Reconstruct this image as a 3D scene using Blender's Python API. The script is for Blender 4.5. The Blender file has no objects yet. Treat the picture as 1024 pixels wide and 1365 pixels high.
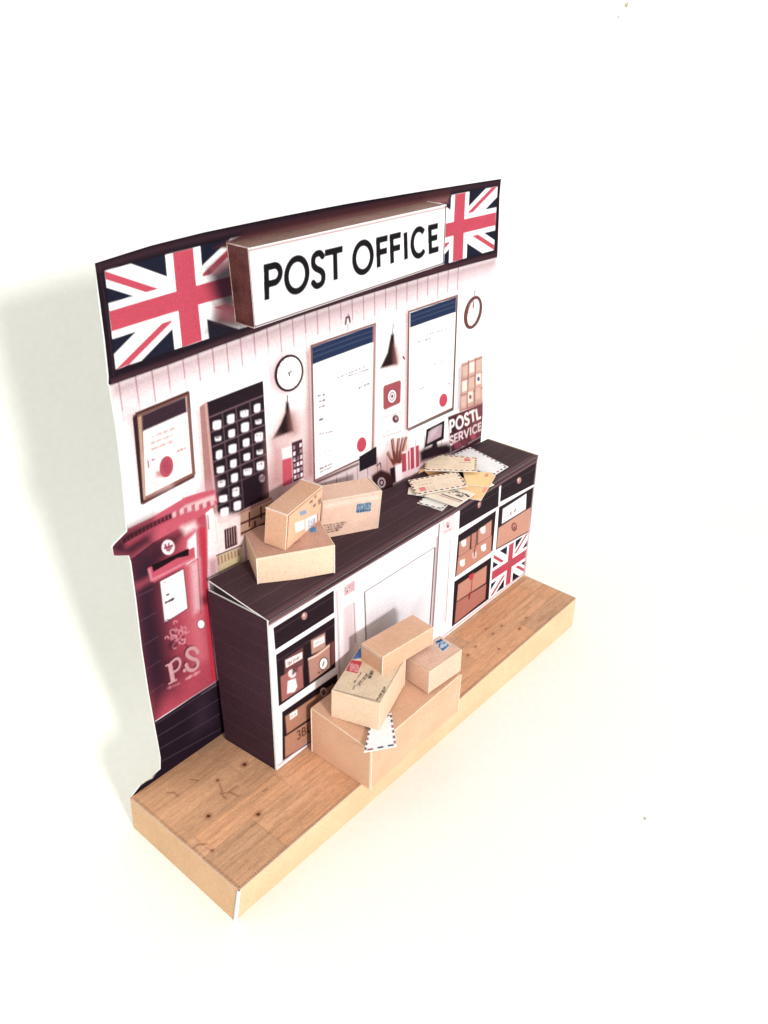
import bpy, bmesh, math, random
import numpy as np
from mathutils import Matrix, Vector
random.seed(7); rng = np.random.default_rng(7)
S = 0.01                                   # everything below is written in centimetres
scene = bpy.context.scene
col = scene.collection

# ------------------------------------------------------------------ camera (solved from the model's edges)
FOC = 1148.57
CAM = np.array([-7.59938, -10.09344, 17.68896]); ROT = (1.05319, -0.02566, -0.87018)
def rotm(rx, ry, rz):
    c, s = math.cos, math.sin
    X = np.array([[1,0,0],[0,c(rx),-s(rx)],[0,s(rx),c(rx)]]); Y = np.array([[c(ry),0,s(ry)],[0,1,0],[-s(ry),0,c(ry)]])
    Z = np.array([[c(rz),-s(rz),0],[s(rz),c(rz),0],[0,0,1]]); return Z @ Y @ X
RM = rotm(*ROT)
cd = bpy.data.cameras.new('camera'); cam = bpy.data.objects.new('camera', cd); col.objects.link(cam)
cam.location = CAM*S; cam.rotation_euler = ROT
cd.sensor_fit = 'HORIZONTAL'; cd.sensor_width = 36; cd.lens = 36*FOC/1024; cd.clip_start = 0.005; cd.clip_end = 20
scene.camera = cam

# ------------------------------------------------------------------ measuring: where a seen point lies on a real plane of the model
def ray(p): return RM @ np.array([(p[0]-512)/FOC, -(p[1]-682.5)/FOC, -1.0])
def onplane(p, O, N):
    d = ray(p); return CAM + d*(np.dot(np.array(O)-CAM, N)/np.dot(d, N))
def onz(p, z): return onplane(p, (0,0,z), np.array([0,0,1.]))
def ony(p, y): return onplane(p, (0,y,0), np.array([0,1.,0]))
def onx(p, x): return onplane(p, (x,0,0), np.array([1.,0,0]))
def zoom(ox, oy, k): return lambda *a: [(ox+x/k, oy+y/k) for x, y in a]
Z1 = zoom(110,220,3.4133); Z2 = zoom(380,220,3.4133); Z3 = zoom(130,480,3.4133); Z4 = zoom(390,400,3.4133)
Z5 = zoom(130,700,3.4133); Z6 = zoom(400,760,3.4133); Z7 = zoom(520,560,3.793); Za = zoom(350,780,5.464)
Z8 = zoom(160,980,3.012); ZP = zoom(310,620,4.6545); ZL = zoom(530,590,6.4)
D, H = 3.906, 1.041; T = H + 4.785         # platform depth and height, height of the counter top

# ------------------------------------------------------------------ materials
def mat(name, rough=.6, spec=.3):
    m = bpy.data.materials.new(name); m.use_nodes = True; nt = m.node_tree
    b = nt.nodes['Principled BSDF']; b.inputs['Roughness'].default_value = rough; b.inputs['Specular IOR Level'].default_value = spec
    return m, nt, b
def bump(nt, b, scale, strength, dist=.0002, coords='Object'):
    tc = nt.nodes.new('ShaderNodeTexCoord'); n = nt.nodes.new('ShaderNodeTexNoise'); n.inputs['Scale'].default_value = scale; n.inputs['Detail'].default_value = 4
    bp = nt.nodes.new('ShaderNodeBump'); bp.inputs['Strength'].default_value = strength; bp.inputs['Distance'].default_value = dist
    nt.links.new(tc.outputs[coords], n.inputs['Vector']); nt.links.new(n.outputs['Fac'], bp.inputs['Height']); nt.links.new(bp.outputs['Normal'], b.inputs['Normal'])
def noisy(name, c, c2, scale, rough=.6, spec=.3, fine=2600, amt=.25, bs=.3):
    """two-tone blotches plus fine speckle"""
    m, nt, b = mat(name, rough, spec)
    tc = nt.nodes.new('ShaderNodeTexCoord'); n = nt.nodes.new('ShaderNodeTexNoise'); n.inputs['Scale'].default_value = scale; n.inputs['Detail'].default_value = 5
    r = nt.nodes.new('ShaderNodeValToRGB'); r.color_ramp.elements[0].position = .35; r.color_ramp.elements[1].position = .68
    r.color_ramp.elements[0].color = (*c, 1); r.color_ramp.elements[1].color = (*c2, 1)
    f = nt.nodes.new('ShaderNodeTexNoise'); f.inputs['Scale'].default_value = fine; f.inputs['Detail'].default_value = 2
    mr = nt.nodes.new('ShaderNodeMapRange'); mr.inputs[1].default_value = .3; mr.inputs[2].default_value = .7; mr.inputs[3].default_value = 1-amt; mr.inputs[4].default_value = 1+amt*.6
    mx = nt.nodes.new('ShaderNodeMix'); mx.data_type = 'RGBA'; mx.blend_type = 'MULTIPLY'; mx.inputs[0].default_value = 1
    nt.links.new(tc.outputs['Object'], n.inputs['Vector']); nt.links.new(tc.outputs['Object'], f.inputs['Vector'])
    nt.links.new(n.outputs['Fac'], r.inputs['Fac']); nt.links.new(f.outputs['Fac'], mr.inputs[0])
    nt.links.new(r.outputs['Color'], mx.inputs[6]); nt.links.new(mr.outputs[0], mx.inputs[7]); nt.links.new(mx.outputs[2], b.inputs['Base Color'])
    bump(nt, b, 900, bs); return m
def lin(c): c = c/255.; return c/12.92 if c <= .04045 else ((c+.055)/1.055)**2.4
E_FRONT, E_TOP = 1.8, 1.2                 # light reaching front and top faces: turns a seen colour into the ink's own colour
def ink(c, e=E_FRONT):
    if max(c) <= 1: return np.array(c, float)                       # already an ink colour
    a = np.array([lin(v) for v in c]); m = a.mean(); t = min(max((m-.55)/.4, 0), 1); t = t*t*(3-2*t)
    a = a/e*(1-t)+np.minimum(a*.84, .84)*t                          # blank paper is white card
    return a*(.72 if m < .03 else .85 if m < .08 else 1)

def print_mat(name, rough=.65, spec=.08, grain=.12, gscale=3000):
    m, nt, b = mat(name, rough, spec)
    a = nt.nodes.new('ShaderNodeAttribute'); a.attribute_name = 'ink'
    tc = nt.nodes.new('ShaderNodeTexCoord'); f = nt.nodes.new('ShaderNodeTexNoise'); f.inputs['Scale'].default_value = gscale; f.inputs['Detail'].default_value = 2
    mr = nt.nodes.new('ShaderNodeMapRange'); mr.inputs[1].default_value = .3; mr.inputs[2].default_value = .7; mr.inputs[3].default_value = 1-grain; mr.inputs[4].default_value = 1+grain
    mx = nt.nodes.new('ShaderNodeMix'); mx.data_type = 'RGBA'; mx.blend_type = 'MULTIPLY'; mx.inputs[0].default_value = 1
    nt.links.new(tc.outputs['Object'], f.inputs['Vector']); nt.links.new(f.outputs['Fac'], mr.inputs[0])
    nt.links.new(a.outputs['Color'], mx.inputs[6]); nt.links.new(mr.outputs[0], mx.inputs[7]); nt.links.new(mx.outputs[2], b.inputs['Base Color'])
    bump(nt, b, 500, .35); return m
M_PRINT = print_mat('printed_paper')
M_WOODPRINT = print_mat('printed_wood_paper', .6, .15, .12, 2500)
M_PAPER = noisy('white_card', (.80,.79,.77), (.74,.73,.71), 60, .7, .2, amt=.06)
M_KRAFT = noisy('kraft_card', (.61,.355,.23), (.68,.41,.275), 90, .65, .2, amt=.13)
M_KRAFT_TAN = noisy('tan_kraft_card', (.58,.355,.20), (.64,.41,.245), 90, .65, .2, amt=.15)
M_KRAFT_PALE = noisy('pale_kraft_card', (.64,.43,.26), (.70,.48,.30), 90, .65, .2, amt=.13)
M_KRAFT_PINK = noisy('pinkish_kraft_card', (.66,.43,.32), (.72,.48,.37), 90, .65, .2, amt=.16)
M_KRAFT_CREAM = noisy('cream_card', (.66,.48,.34), (.71,.53,.385), 90, .65, .2, amt=.13)
M_FOLD = noisy('worn_fold', (.70,.52,.38), (.76,.60,.46), 200, .8, .1, amt=.15)
M_CUT = noisy('cream_cut_edge', (.70,.61,.51), (.76,.68,.59), 300, .8, .1, amt=.15)
M_DARK = noisy('dark_brown_card', (.030,.017,.022), (.045,.026,.032), 70, .5, .35, amt=.3)
M_GAP_SHADE = noisy('gap_shade_fill', (.02,.012,.014), (.03,.02,.02), 70, .8, .1, amt=.2)  # near-black, paints the shade seen inside the counter's open gap

# ------------------------------------------------------------------ objects
def tag(o, label=None, cat=None, group=None, kind=None):
    for k, v in (('label',label),('category',cat),('group',group),('kind',kind)):
        if v: o[k] = v
    return o
def thing(name, loc, label, cat, group=None):
    o = bpy.data.objects.new(name, None); col.objects.link(o); o.location = np.array(loc)*S; o.empty_display_size = .01
    return tag(o, label, cat, group)
def wl(o):                                  # world location of a two-level chain of unrotated parents, in cm
    p = np.zeros(3)
    while o is not None: p = p + np.array(o.location)/S; o = o.parent
    return p
def link(name, me, parent, materials, label=None):
    for m in materials: me.materials.append(m)
    o = bpy.data.objects.new(name, me); col.objects.link(o)
    if parent is not None: o.parent = parent
    if label: o['label'] = label
    return o
def mesh(name, verts, faces, parent, material, label=None, midx=None, smooth=False):
    me = bpy.data.meshes.new(name); off = wl(parent)
    me.from_pydata([tuple((np.array(v)-off)*S) for v in verts], [], faces)
    if midx: me.polygons.foreach_set('material_index', midx)
    if smooth: me.polygons.foreach_set('use_smooth', [True]*len(me.polygons))
    me.update()
    return link(name, me, parent, material if isinstance(material, list) else [material], label)
def prism(name, poly, thick, parent, materials, label=None, edge=True):
    """a sheet of card: poly are 3D points of the face, thick a vector to its back. material 0 face, 1 cut edge"""
    n = len(poly); v = [np.array(p) for p in poly] + [np.array(p)+np.array(thick) for p in poly]
    f = [list(range(n)), list(range(2*n-1, n-1, -1))] + [[i, i+n, (i+1)%n+n, (i+1)%n] for i in range(n)]
    o = mesh(name, v, f, parent, materials, label, [0, 0]+[1 if edge else 0]*n)
    bm = bmesh.new(); bm.from_mesh(o.data); bmesh.ops.recalc_face_normals(bm, faces=bm.faces); bm.to_mesh(o.data); bm.free()
    return o

# ------------------------------------------------------------------ printed sheets: a fine lattice of vertices carrying ink colours
class Sheet:
    """P: lattice of 3D points (n,m,3) on the paper; uv: the same in a flat measure; px2uv: a seen point -> uv"""
    def __init__(s, P, uv, px2uv, base, e=E_FRONT):
        s.P, s.U, s.V, s.px2uv, s.e = P, uv[...,0], uv[...,1], px2uv, e
        s.C = np.empty(P.shape); s.C[:] = ink(base, e)
        s.id = np.zeros(s.U.shape, int); s.parts = [None]; s.step = abs(s.U[0,1]-s.U[0,0])+abs(s.V[0,1]-s.V[0,0])
    def uvs(s, pts): return np.array([s.px2uv(p) for p in pts])
    def sdf_poly(s, q, U, V):
        d = np.full(U.shape, 1e9); ins = np.zeros(U.shape, bool); n = len(q)
        for i in range(n):
            a, b = q[i], q[(i+1)%n]; e = b-a; L = e@e+1e-12
            t = np.clip(((U-a[0])*e[0]+(V-a[1])*e[1])/L, 0, 1)
            d = np.minimum(d, (U-a[0]-t*e[0])**2+(V-a[1]-t*e[1])**2)
            if abs(e[1]) > 1e-9:
                ins ^= ((a[1] > V) != (b[1] > V)) & (U < (V-a[1])/e[1]*e[0]+a[0])
        d = np.sqrt(d); return np.where(ins, -d, d)
    def sdf_line(s, q, w, U, V, butt=True):
        d = np.full(U.shape, 1e9); n = len(q)-1
        for i in range(n):
            a, b = q[i], q[i+1]; e = b-a; L = math.sqrt(e@e)+1e-9
            t0 = ((U-a[0])*e[0]+(V-a[1])*e[1])/L; t = np.clip(t0, 0, L)
            k = np.hypot(U-a[0]-t*e[0]/L, V-a[1]-t*e[1]/L)-w/2
            if butt and i == 0: k = np.maximum(k, -t0)
            if butt and i == n-1: k = np.maximum(k, t0-L)
            d = np.minimum(d, k)
        return d
    def window(s, q, m): 
        lo, hi = q.min(0)-m, q.max(0)+m
        return (s.U > lo[0]) & (s.U < hi[0]) & (s.V > lo[1]) & (s.V < hi[1])
    def put(s, w, a, c, mode):
        c = ink(c, s.e) if mode != 'mul' else np.array([lin(v) for v in c])
        a = a[:, None]
        s.C[w] = s.C[w]*(1-a) + (c if mode != 'mul' else s.C[w]*c)*a
    def uvpoly(s, q, c, f=0, al=1., mode='mix', part=None):
        f = max(f, s.step*.75); w = s.window(q, f*1.2)
        if not w.any(): return s
        d = s.sdf_poly(q, s.U[w], s.V[w])
        if c is not None:
            x = np.clip(.5-d/(f*2) if f <= s.step else (f-d)/(2*f), 0, 1); s.put(w, x*x*(3-2*x)*al, c, mode)
        if part is not None: ii = s.id[w]; ii[d < 0] = part; s.id[w] = ii
        return s
    def poly(s, pts, c, f=0, al=1., mode='mix', part=None): return s.uvpoly(s.uvs(pts), c, f, al, mode, part)
    def uvline(s, q, c, w_, f=0, al=1., mode='mix', butt=True):
        f = max(f, s.step*.75); w = s.window(q, w_+f)
        if not w.any(): return s
        d = s.sdf_line(q, w_, s.U[w], s.V[w], butt); x = np.clip(.5-d/(f*2), 0, 1); s.put(w, x*al, c, mode); return s
    def line(s, pts, c, w=.04, f=0, al=1., mode='mix', butt=True): return s.uvline(s.uvs(pts), c, w, f, al, mode, butt)
    def frame(s, pts, c, w=.05, al=1., f=0): return s.line(list(pts)+[pts[0], pts[1]], c, w, f, al)
    def ell(s, c0, rx, ry, c, f=0, al=1., rot=0, part=None, mode='mix'):
        r = math.radians(rot); pts = []
        for k in range(36):
            a = 2*math.pi*k/36; x, y = rx*math.cos(a), ry*math.sin(a); pts.append((c0[0]+x*math.cos(r)-y*math.sin(r), c0[1]+x*math.sin(r)+y*math.cos(r)))
        return s.poly(pts, c, f, al, mode, part)
    def part(s, name, parent=0, label=None): s.parts.append((name, parent, label)); return len(s.parts)-1
    def mark(s, pts, name, parent=0, label=None):
        i = s.part(name, parent, label); s.poly(pts, None, part=i); return i
    def scribble(s, a, b, c, h=1.6, n=14, w=.025, al=.8):          # small illegible writing, h in seen pixels
        a, b = np.array(a, float), np.array(b, float); n = int(n*1.6); i = 0; st = (b-a)/n
        while i < n:
            k = random.randint(3, 7)
            for j in range(k):
                if i+j >= n: break
                p = a+st*(i+j); q_ = random.choice((0,1,2)); hh = h*random.uniform(.6, 1.1)
                up, dn = p+np.array([0,-hh]), p+np.array([0,hh])
                seg = [(up, dn), (up, dn+st*.6), (p-np.array([0,hh*.2]), p+st*.8+np.array([0,hh*.5]))][q_]
                s.line([tuple(x) for x in seg], c, w*.85, al=al*random.uniform(.5, 1))
            i += k+1
        return s
    def letters(s, text, quad, c, w, gap=.25, widths=None, al=1., butt=True, dx=0, dy=0):
        """quad: seen corners top-left, top-right, bottom-right, bottom-left of the line of writing"""
        q = s.uvs(quad)+np.array([dx, dy]); ws = widths or [GW.get(ch, .7) for ch in text]
        tot = sum(ws)+gap*(len(text)-1); x = 0
        for ch, cw in zip(text, ws):
            for st in GLYPH.get(ch, []):
                pts = []
                for gx, gy in st:
                    if butt and gx == 0 and len(st) > 1 and st[0][1] == st[1][1] and (gx, gy) in (st[0], st[-1]): gx = -w*.49/(np.linalg.norm(q[1]-q[0])/tot)/cw
                    a = (x+gx*cw)/tot; top = q[0]*(1-a)+q[1]*a; bot = q[3]*(1-a)+q[2]*a; pts.append(bot*(1-gy)+top*gy)
                s.uvline(np.array(pts), c, w, al=al, butt=butt)
            x += cw+gap
        return s
    def flag(s, quad, name, parent=0, label=None, blue=(35,38,62), red=(222,88,108), white=(255,252,253)):
        q = s.uvs(quad)
        def B(pts): return np.array([(q[0]*(1-x)+q[1]*x)*(1-y)+(q[3]*(1-x)+q[2]*x)*y for x, y in pts])
        i = s.part(name, parent, label)
        s.uvpoly(B([(0,0),(1,0),(1,1),(0,1)]), blue, part=i)
        def band(x0, y0, x1, y1, o0, o1, c):              # diagonal strip between perpendicular offsets, clipped to the flag
            L = math.hypot((x1-x0)*1.25, y1-y0); nx, ny = -(y1-y0)/L/1.25, (x1-x0)*1.25/L
            P = [(x0+nx*o0, y0+ny*o0), (x1+nx*o0, y1+ny*o0), (x1+nx*o1, y1+ny*o1), (x0+nx*o1, y0+ny*o1)]
            out = P
            for ax, lo in ((0,True),(0,False),(1,True),(1,False)):
                inp, out = out, []
                for k in range(len(inp)):
                    a, b = inp[k-1], inp[k]; f = (lambda p: p[ax]) if lo else (lambda p: 1-p[ax])
                    if (f(a) >= 0) != (f(b) >= 0):
                        t = f(a)/(f(a)-f(b)); out.append((a[0]+(b[0]-a[0])*t, a[1]+(b[1]-a[1])*t))
                    if f(b) >= 0: out.append(b)
                if not out: return
            s.uvpoly(B(out), c)
        band(-.1,-.1,1.1,1.1,-.125,.125,white); band(-.1,1.1,1.1,-.1,-.125,.125,white)
        band(-.1,-.1,.5,.5,0,.065,red); band(.5,.5,1.1,1.1,-.065,0,red)
        band(-.1,1.1,.5,.5,0,.065,red); band(.5,.5,1.1,-.1,-.065,0,red)
        s.uvpoly(B([(.38,0),(.62,0),(.62,1),(.38,1)]), white); s.uvpoly(B([(0,.32),(1,.32),(1,.68),(0,.68)]), white)
        s.uvpoly(B([(.43,0),(.57,0),(.57,1),(.43,1)]), red); s.uvpoly(B([(0,.395),(1,.395),(1,.605),(0,.605)]), red)
        return i
    def build(s, base, parent, material=None, inside=None, lift=(0,0,0), thing_off=True, smooth=True):
        """one mesh per part; cells outside `inside` (bool per cell) are cut away"""
        n, m = s.U.shape; off = wl(parent)
        P = (s.P+np.array(lift)-off)*S
        cell = s.id[:-1,:-1].copy()
        if inside is not None: cell[~inside] = -1
        I, J = np.meshgrid(np.arange(n-1), np.arange(m-1), indexing='ij'); objs = {}
        for k in range(len(s.parts)):
            mk = cell == k
            if not mk.any(): continue
            i, j = I[mk], J[mk]
            f = np.stack([i*m+j, i*m+j+1, (i+1)*m+j+1, (i+1)*m+j], 1)
            used, inv = np.unique(f, return_inverse=True); inv = inv.reshape(-1).astype(np.int32)
            name, par, lab = (base, None, None) if k == 0 else s.parts[k]
            me = bpy.data.meshes.new(name); nf = len(f)
            me.vertices.add(len(used)); me.vertices.foreach_set('co', P.reshape(-1,3)[used].astype(np.float32).ravel())
            me.loops.add(nf*4); me.loops.foreach_set('vertex_index', inv)
            me.polygons.add(nf); me.polygons.foreach_set('loop_start', np.arange(nf, dtype=np.int32)*4)
            me.update(calc_edges=True)
            ca = me.color_attributes.new('ink', 'FLOAT_COLOR', 'POINT')
            cc = np.ones((len(used), 4), np.float32); cc[:, :3] = s.C.reshape(-1,3)[used]; ca.data.foreach_set('color', cc.ravel())
            if smooth: me.polygons.foreach_set('use_smooth', np.ones(nf, bool))
            p = parent if not par else objs.get(par, parent)
            objs[k] = link(name, me, p, [material or M_PRINT], lab)
        return objs

def card_grid(name, c3, thick, parent, material, k=10, front=None):
    P = blin(c3, k+1, k+1); th = np.array(thick); n = (k+1)**2; v = [p for p in P.reshape(-1,3)]+[p+th for p in P.reshape(-1,3)]; f = []
    for i in range(k):
        for j in range(k):
            a = i*(k+1)+j; f += [[a, a+1, a+k+2, a+k+1], [a+n, a+k+1+n, a+k+2+n, a+1+n]]
    ring = [j for j in range(k)]+[i*(k+1)+k for i in range(k)]+[k*(k+1)+j for j in range(k, 0, -1)]+[i*(k+1) for i in range(k, 0, -1)]
    for a, b in zip(ring, ring[1:]+ring[:1]): f.append([a, a+n, b+n, b])
    o = mesh(name, v, f, parent, [material]+([front] if front else []), None, [0]*(2*k*k)+[1 if front and 2*k <= q_ < 3*k else 0 for q_ in range(4*k)]); bm = bmesh.new(); bm.from_mesh(o.data); bmesh.ops.recalc_face_normals(bm, faces=bm.faces); bm.to_mesh(o.data); bm.free(); return o
def chaikin(p, n=2):
    p = [np.array(x, float) for x in p]
    for _ in range(n):
        o = [p[0]]
        for a, b in zip(p[:-1], p[1:]): o += [a*.75+b*.25, a*.25+b*.75]
        p = o+[p[-1]]
    return [tuple(x) for x in p]
def arc(cx, cy, rx, ry, a0, a1, n=18): return [(cx+rx*math.cos(math.radians(a0+(a1-a0)*k/n)), cy+ry*math.sin(math.radians(a0+(a1-a0)*k/n))) for k in range(n+1)]
GLYPH = {'P':[[(0,0),(0,1)], [(0,.95),(.5,.95)]+arc(.5,.7,.42,.25,80,-80)+[(.5,.45),(0,.45)]], 'O':[arc(.5,.5,.47,.48,0,370,30)],
 'S':[chaikin([(.88,.86),(.7,.98),(.4,.99),(.12,.9),(.1,.66),(.35,.53),(.65,.46),(.92,.33),(.88,.08),(.6,0),(.3,.0),(.06,.14)])],
 'T':[[(0,.95),(1,.95)],[(.5,0),(.5,.95)]], 'F':[[(0,0),(0,1)],[(0,.95),(1,.95)],[(0,.52),(.9,.52)]], 'I':[[(.5,0),(.5,1)]],
 'C':[arc(.56,.5,.5,.48,42,318,22)], 'E':[[(0,0),(0,1)],[(0,.95),(1,.95)],[(0,.52),(.9,.52)],[(0,.05),(1,.05)]],
 'R':[[(0,0),(0,1)], [(0,.95),(.5,.95)]+arc(.5,.72,.4,.23,80,-80)+[(.5,.5),(0,.5)], [(.45,.5),(1,0)]], 'V':[[(0,1),(.5,0),(1,1)]],
 'L':[[(0,1),(0,.05),(1,.05)]], 'B':[[(0,0),(0,1)], [(0,.95),(.5,.95)]+arc(.5,.74,.35,.21,80,-80)+[(0,.53)], [(.5,.53)]+arc(.5,.28,.42,.24,80,-80)+[(0,.05)]],
 '3':[chaikin([(.05,.9),(.5,1.02),(.95,.8),(.75,.55),(.4,.52),(.8,.5),(1,.22),(.6,-.03),(.05,.1)])], '.':[[(.5,0),(.5,.08)]]}
GW = {'I':.15,'O':.95,'P':.55,'S':.55,'T':.65,'F':.5,'E':.5,'C':.8,'R':.6,'V':.75,'L':.5,'B':.55,'3':.5,'.':.15}

def fbm(U, V, su, sv, seed, octv=4):
    r = np.random.default_rng(seed); out = np.zeros(U.shape); amp = 1; tot = 0
    for o in range(octv):
        g = r.random((64, 64)); x = U*su*2**o+17.3; y = V*sv*2**o+9.1
        xi, yi = np.floor(x).astype(int), np.floor(y).astype(int); fx, fy = x-xi, y-yi; fx = fx*fx*(3-2*fx); fy = fy*fy*(3-2*fy)
        a, b, c, d = g[xi%64, yi%64], g[(xi+1)%64, yi%64], g[xi%64, (yi+1)%64], g[(xi+1)%64, (yi+1)%64]
        out += amp*((a*(1-fx)+b*fx)*(1-fy)+(c*(1-fx)+d*fx)*fy); tot += amp; amp *= .5
    return out/tot
def tone(sh, amt, su, sv, seed):            # uneven printing
    k = fbm(sh.U, sh.V, su, sv, seed); sh.C *= (1+amt*(k-.5)*2)[..., None]; sh.C = np.minimum(sh.C, .86)
def blin(q, n, m):
    a = np.linspace(0, 1, m)[None, :, None]; b = np.linspace(0, 1, n)[:, None, None]; q = [np.array(x, float) for x in q]
    return (q[0]*(1-a)+q[1]*a)*(1-b)+(q[3]*(1-a)+q[2]*a)*b
def quad_sheet(c3, base, step=.02, e=E_FRONT, curve=None):
    """sheet on the flat quad with 3D corners top-left, top-right, bottom-right, bottom-left"""
    c3 = [np.array(c) for c in c3]; O = c3[3]; X = c3[2]-c3[3]; X = X/np.linalg.norm(X); N = np.cross(X, c3[0]-c3[3]); N /= np.linalg.norm(N); Y = np.cross(N, X)
    m = max(3, int(np.linalg.norm(c3[1]-c3[0])/step)); n = max(3, int(np.linalg.norm(c3[3]-c3[0])/step))
    P = blin(c3, n+1, m+1); uv = np.stack([(P-O)@X, (P-O)@Y], -1)
    def f(p): d = onplane(p, O, N)-O; return (d@X, d@Y)
    sh = Sheet(P, uv, f, base, e); sh.N = N; return sh

# ================================================================== setting: table running up into a curved backdrop
def sweep():
    prof = [(-70, 0), (-30, 0), (4, 0)]+chaikin([(7,0),(8.5,.35),(10,1.3),(12,2.8),(13.3,4),(14.2,5.3),(15,7),(15.6,9.5),(16,13),(16.2,25)], 2)[1:]+[(16.3, 60)]
    xs = np.linspace(-150, 170, 90); v = []; f = []
    for (y, z) in prof:
        for x in xs: v.append((x, y, z))
    n = len(xs)
    for i in range(len(prof)-1):
        for j in range(n-1): f.append([i*n+j, i*n+j+1, (i+1)*n+j+1, (i+1)*n+j])
    m = noisy('white_backdrop_paper', (.83,.835,.785), (.85,.855,.815), 9, .75, .15, fine=500, amt=.02, bs=.05)
    o = mesh('backdrop', v, f, None, m, None, smooth=True); o['kind'] = 'structure'; return o
sweep()
def crumb(px, r, label, c=(.5,.46,.33)):
    # find where the seen mark lies on floor or on the upright sheet
    up = px[1] < 500; p = ony(px, 15.97) if up else onz(px, .02)
    bm = bmesh.new(); bmesh.ops.create_icosphere(bm, subdivisions=2, radius=r*S)
    for v in bm.verts: v.co *= random.uniform(.7, 1.25); v.co.z *= 1.3 if up else .5; v.co.y *= .35 if up else 1
    me = bpy.data.meshes.new('crumb'); bm.to_mesh(me); bm.free()
    o = link('crumb', me, None, [noisy('crumb_tan', c, tuple(x*.8 for x in c), 500)]); o.location = p*S; tag(o, label, 'crumb')
crumb((825,22), .065, 'small tan speck on the white backdrop, lower left of the two at top right')
crumb((836,6), .11, 'larger tan speck on the white backdrop at the very top right')
crumb((860,1091), .03, 'tiny grey speck alone on the bare white table at lower right', (.4,.4,.36))

# ================================================================== platform with printed floorboards
pB, pC, pE = onz((318,1187), H), onz((178,1067), H), onz((768,797), H); pG = np.array([pE[0], D, H]); pC[1] = D
bA, bD, bF = onz((313,1228), 0), onz((178,1103), 0), onz((763,834), 0); bG = np.array([bF[0], D+.02, 0])
base = thing('floor_platform', (7.5, 2, 0), 'long low kraft card platform printed with wooden floorboards, under the counter and wall', 'platform')
body_v = [bA, bF, bG, bD, pB, pE, pG, pC]; ctr = sum(body_v)/8
inner = [ctr+(v-ctr)*np.array([.994,.98,.96]) for v in body_v]
for v in inner[:4]: v[2] = .03
mesh('core', inner, [[3,2,1,0],[4,5,6,7],[0,1,5,4],[1,2,6,5],[2,3,7,6],[3,0,4,7]], base, M_PAPER)
def panel(name, q, inward, parent, face, th=.05, edge=M_PAPER, label=None): return prism(name, q, np.array(inward)*th, parent, [face, edge], label)
drop = np.array([0,0,-.03])
panel('front_flap', [pB+drop, pE+drop, bF, bA], (0,1,0), base, M_KRAFT_PALE)
panel('side_flap', [pC+drop, pB+drop+np.array([0,.06,0]), bA+np.array([0,.06,0]), bD], (1,0,0), base, M_KRAFT_TAN)
panel('side_flap', [pE+drop+np.array([0,.06,0]), pG+drop, bG, bF+np.array([0,.06,0])], (-1,0,0), base, M_KRAFT)
panel('back_flap', [pG+drop, pC+drop, bD, bG], (0,-1,0), base, M_KRAFT)
mesh('glue_edge', [pB+np.array([-.03,-.02,-.03]), pB+np.array([.03,-.03,-.03]), bA+np.array([.05,-.03,0]), bA+np.array([-.03,-.02,0]),
     pB+np.array([-.02,.03,-.03]), pB+np.array([.05,.03,-.03]), bA+np.array([.07,.03,0]), bA+np.array([-.02,.03,0])],
     [[0,1,2,3],[5,4,7,6],[4,0,3,7],[1,5,6,2],[4,5,1,0],[3,2,6,7]], base, M_PAPER)
fl = quad_sheet([pC, pG, pE, pB], (207,158,122), .025, 1.05)
U, V = fl.U, fl.V
plank_h = .62; row = np.floor(V/plank_h).astype(int)
for r in range(-1, 9):                       # boards of different tone, butt-jointed at staggered places
    x = -3-random.random()*3
    while x < 16:
        L = random.uniform(2.2, 4.6); k = 1+random.uniform(-.13, .13); warm = random.uniform(-.05,.05)
        m = (row == r) & (U >= x) & (U < x+L); fl.C[m] *= np.array([k*(1+warm), k, k*(1-warm)])
        if random.random() < .8: fl.uvline(np.array([(x, r*plank_h), (x, (r+1)*plank_h)]), (130,80,55), .02, al=.42)
        x += L
    fl.uvline(np.array([(-1, r*plank_h), (16, r*plank_h+random.uniform(-.03,.03))]), (128,80,55), .018, f=.03, al=.32)
g = fbm(U, V, 1.1, 22, 3, 5); fl.C *= (1-.16*np.clip((g-.52)*5, 0, 1))[..., None]*np.ones(3)
g = fbm(U, V, .5, 9, 5, 4); fl.C *= (1+.12*(g-.5)*2)[..., None]
fl.C *= (1+.14*(fbm(U, V, 9, 26, 8, 3)-.5)*2)[..., None]
for _ in range(520):
    x, y = random.uniform(0, 15), random.uniform(0, 3.9); L = random.uniform(.05, .5)
    fl.uvline(np.array([(x,y),(x+L/2,y+random.uniform(-.02,.02)),(x+L,y+random.uniform(-.03,.03))]), (116,68,45), .014, f=.028, al=random.uniform(.08,.42))
for p, r in list(zip(Z8((500,118),(355,325),(555,318),(370,463),(392,181)), (2.6,2.8,2.7,1.6,1.6)))+list(zip(Z7((565,1040),(690,1000),(655,1055),(520,1080)), (1,.9,1.2,1)))+[((624,873),1.2),((634,862),1.0),((665,865),1.0),((648,838),.8)]:
    fl.ell(p, r*2.2, r*1.5, (150,92,66), f=.06, al=.6, rot=-35); fl.ell(p, r, r*.8, (84,44,34), f=.02, al=.95)
for pts in (Z8((400,195),(412,235),(440,228),(475,245)), Z8((405,235),(425,255)), Z8((440,225),(470,205)), Z8((190,232),(215,230),(232,245)), Z8((285,178),(312,182)), Z8((295,455),(310,440),(348,437)), Z8((590,215),(575,225))):
    fl.line(pts, (110,62,45), .03, f=.03, al=.75, butt=False)
def dotted(sh, a, b, c, n, w=.03, duty=.5, al=.9):
    a, b = np.array(a, float), np.array(b, float)
    for k in range(n):
        sh.uvline(np.array([a+(b-a)*k/n, a+(b-a)*(k+duty)/n]), c, w, al=al)
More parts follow.
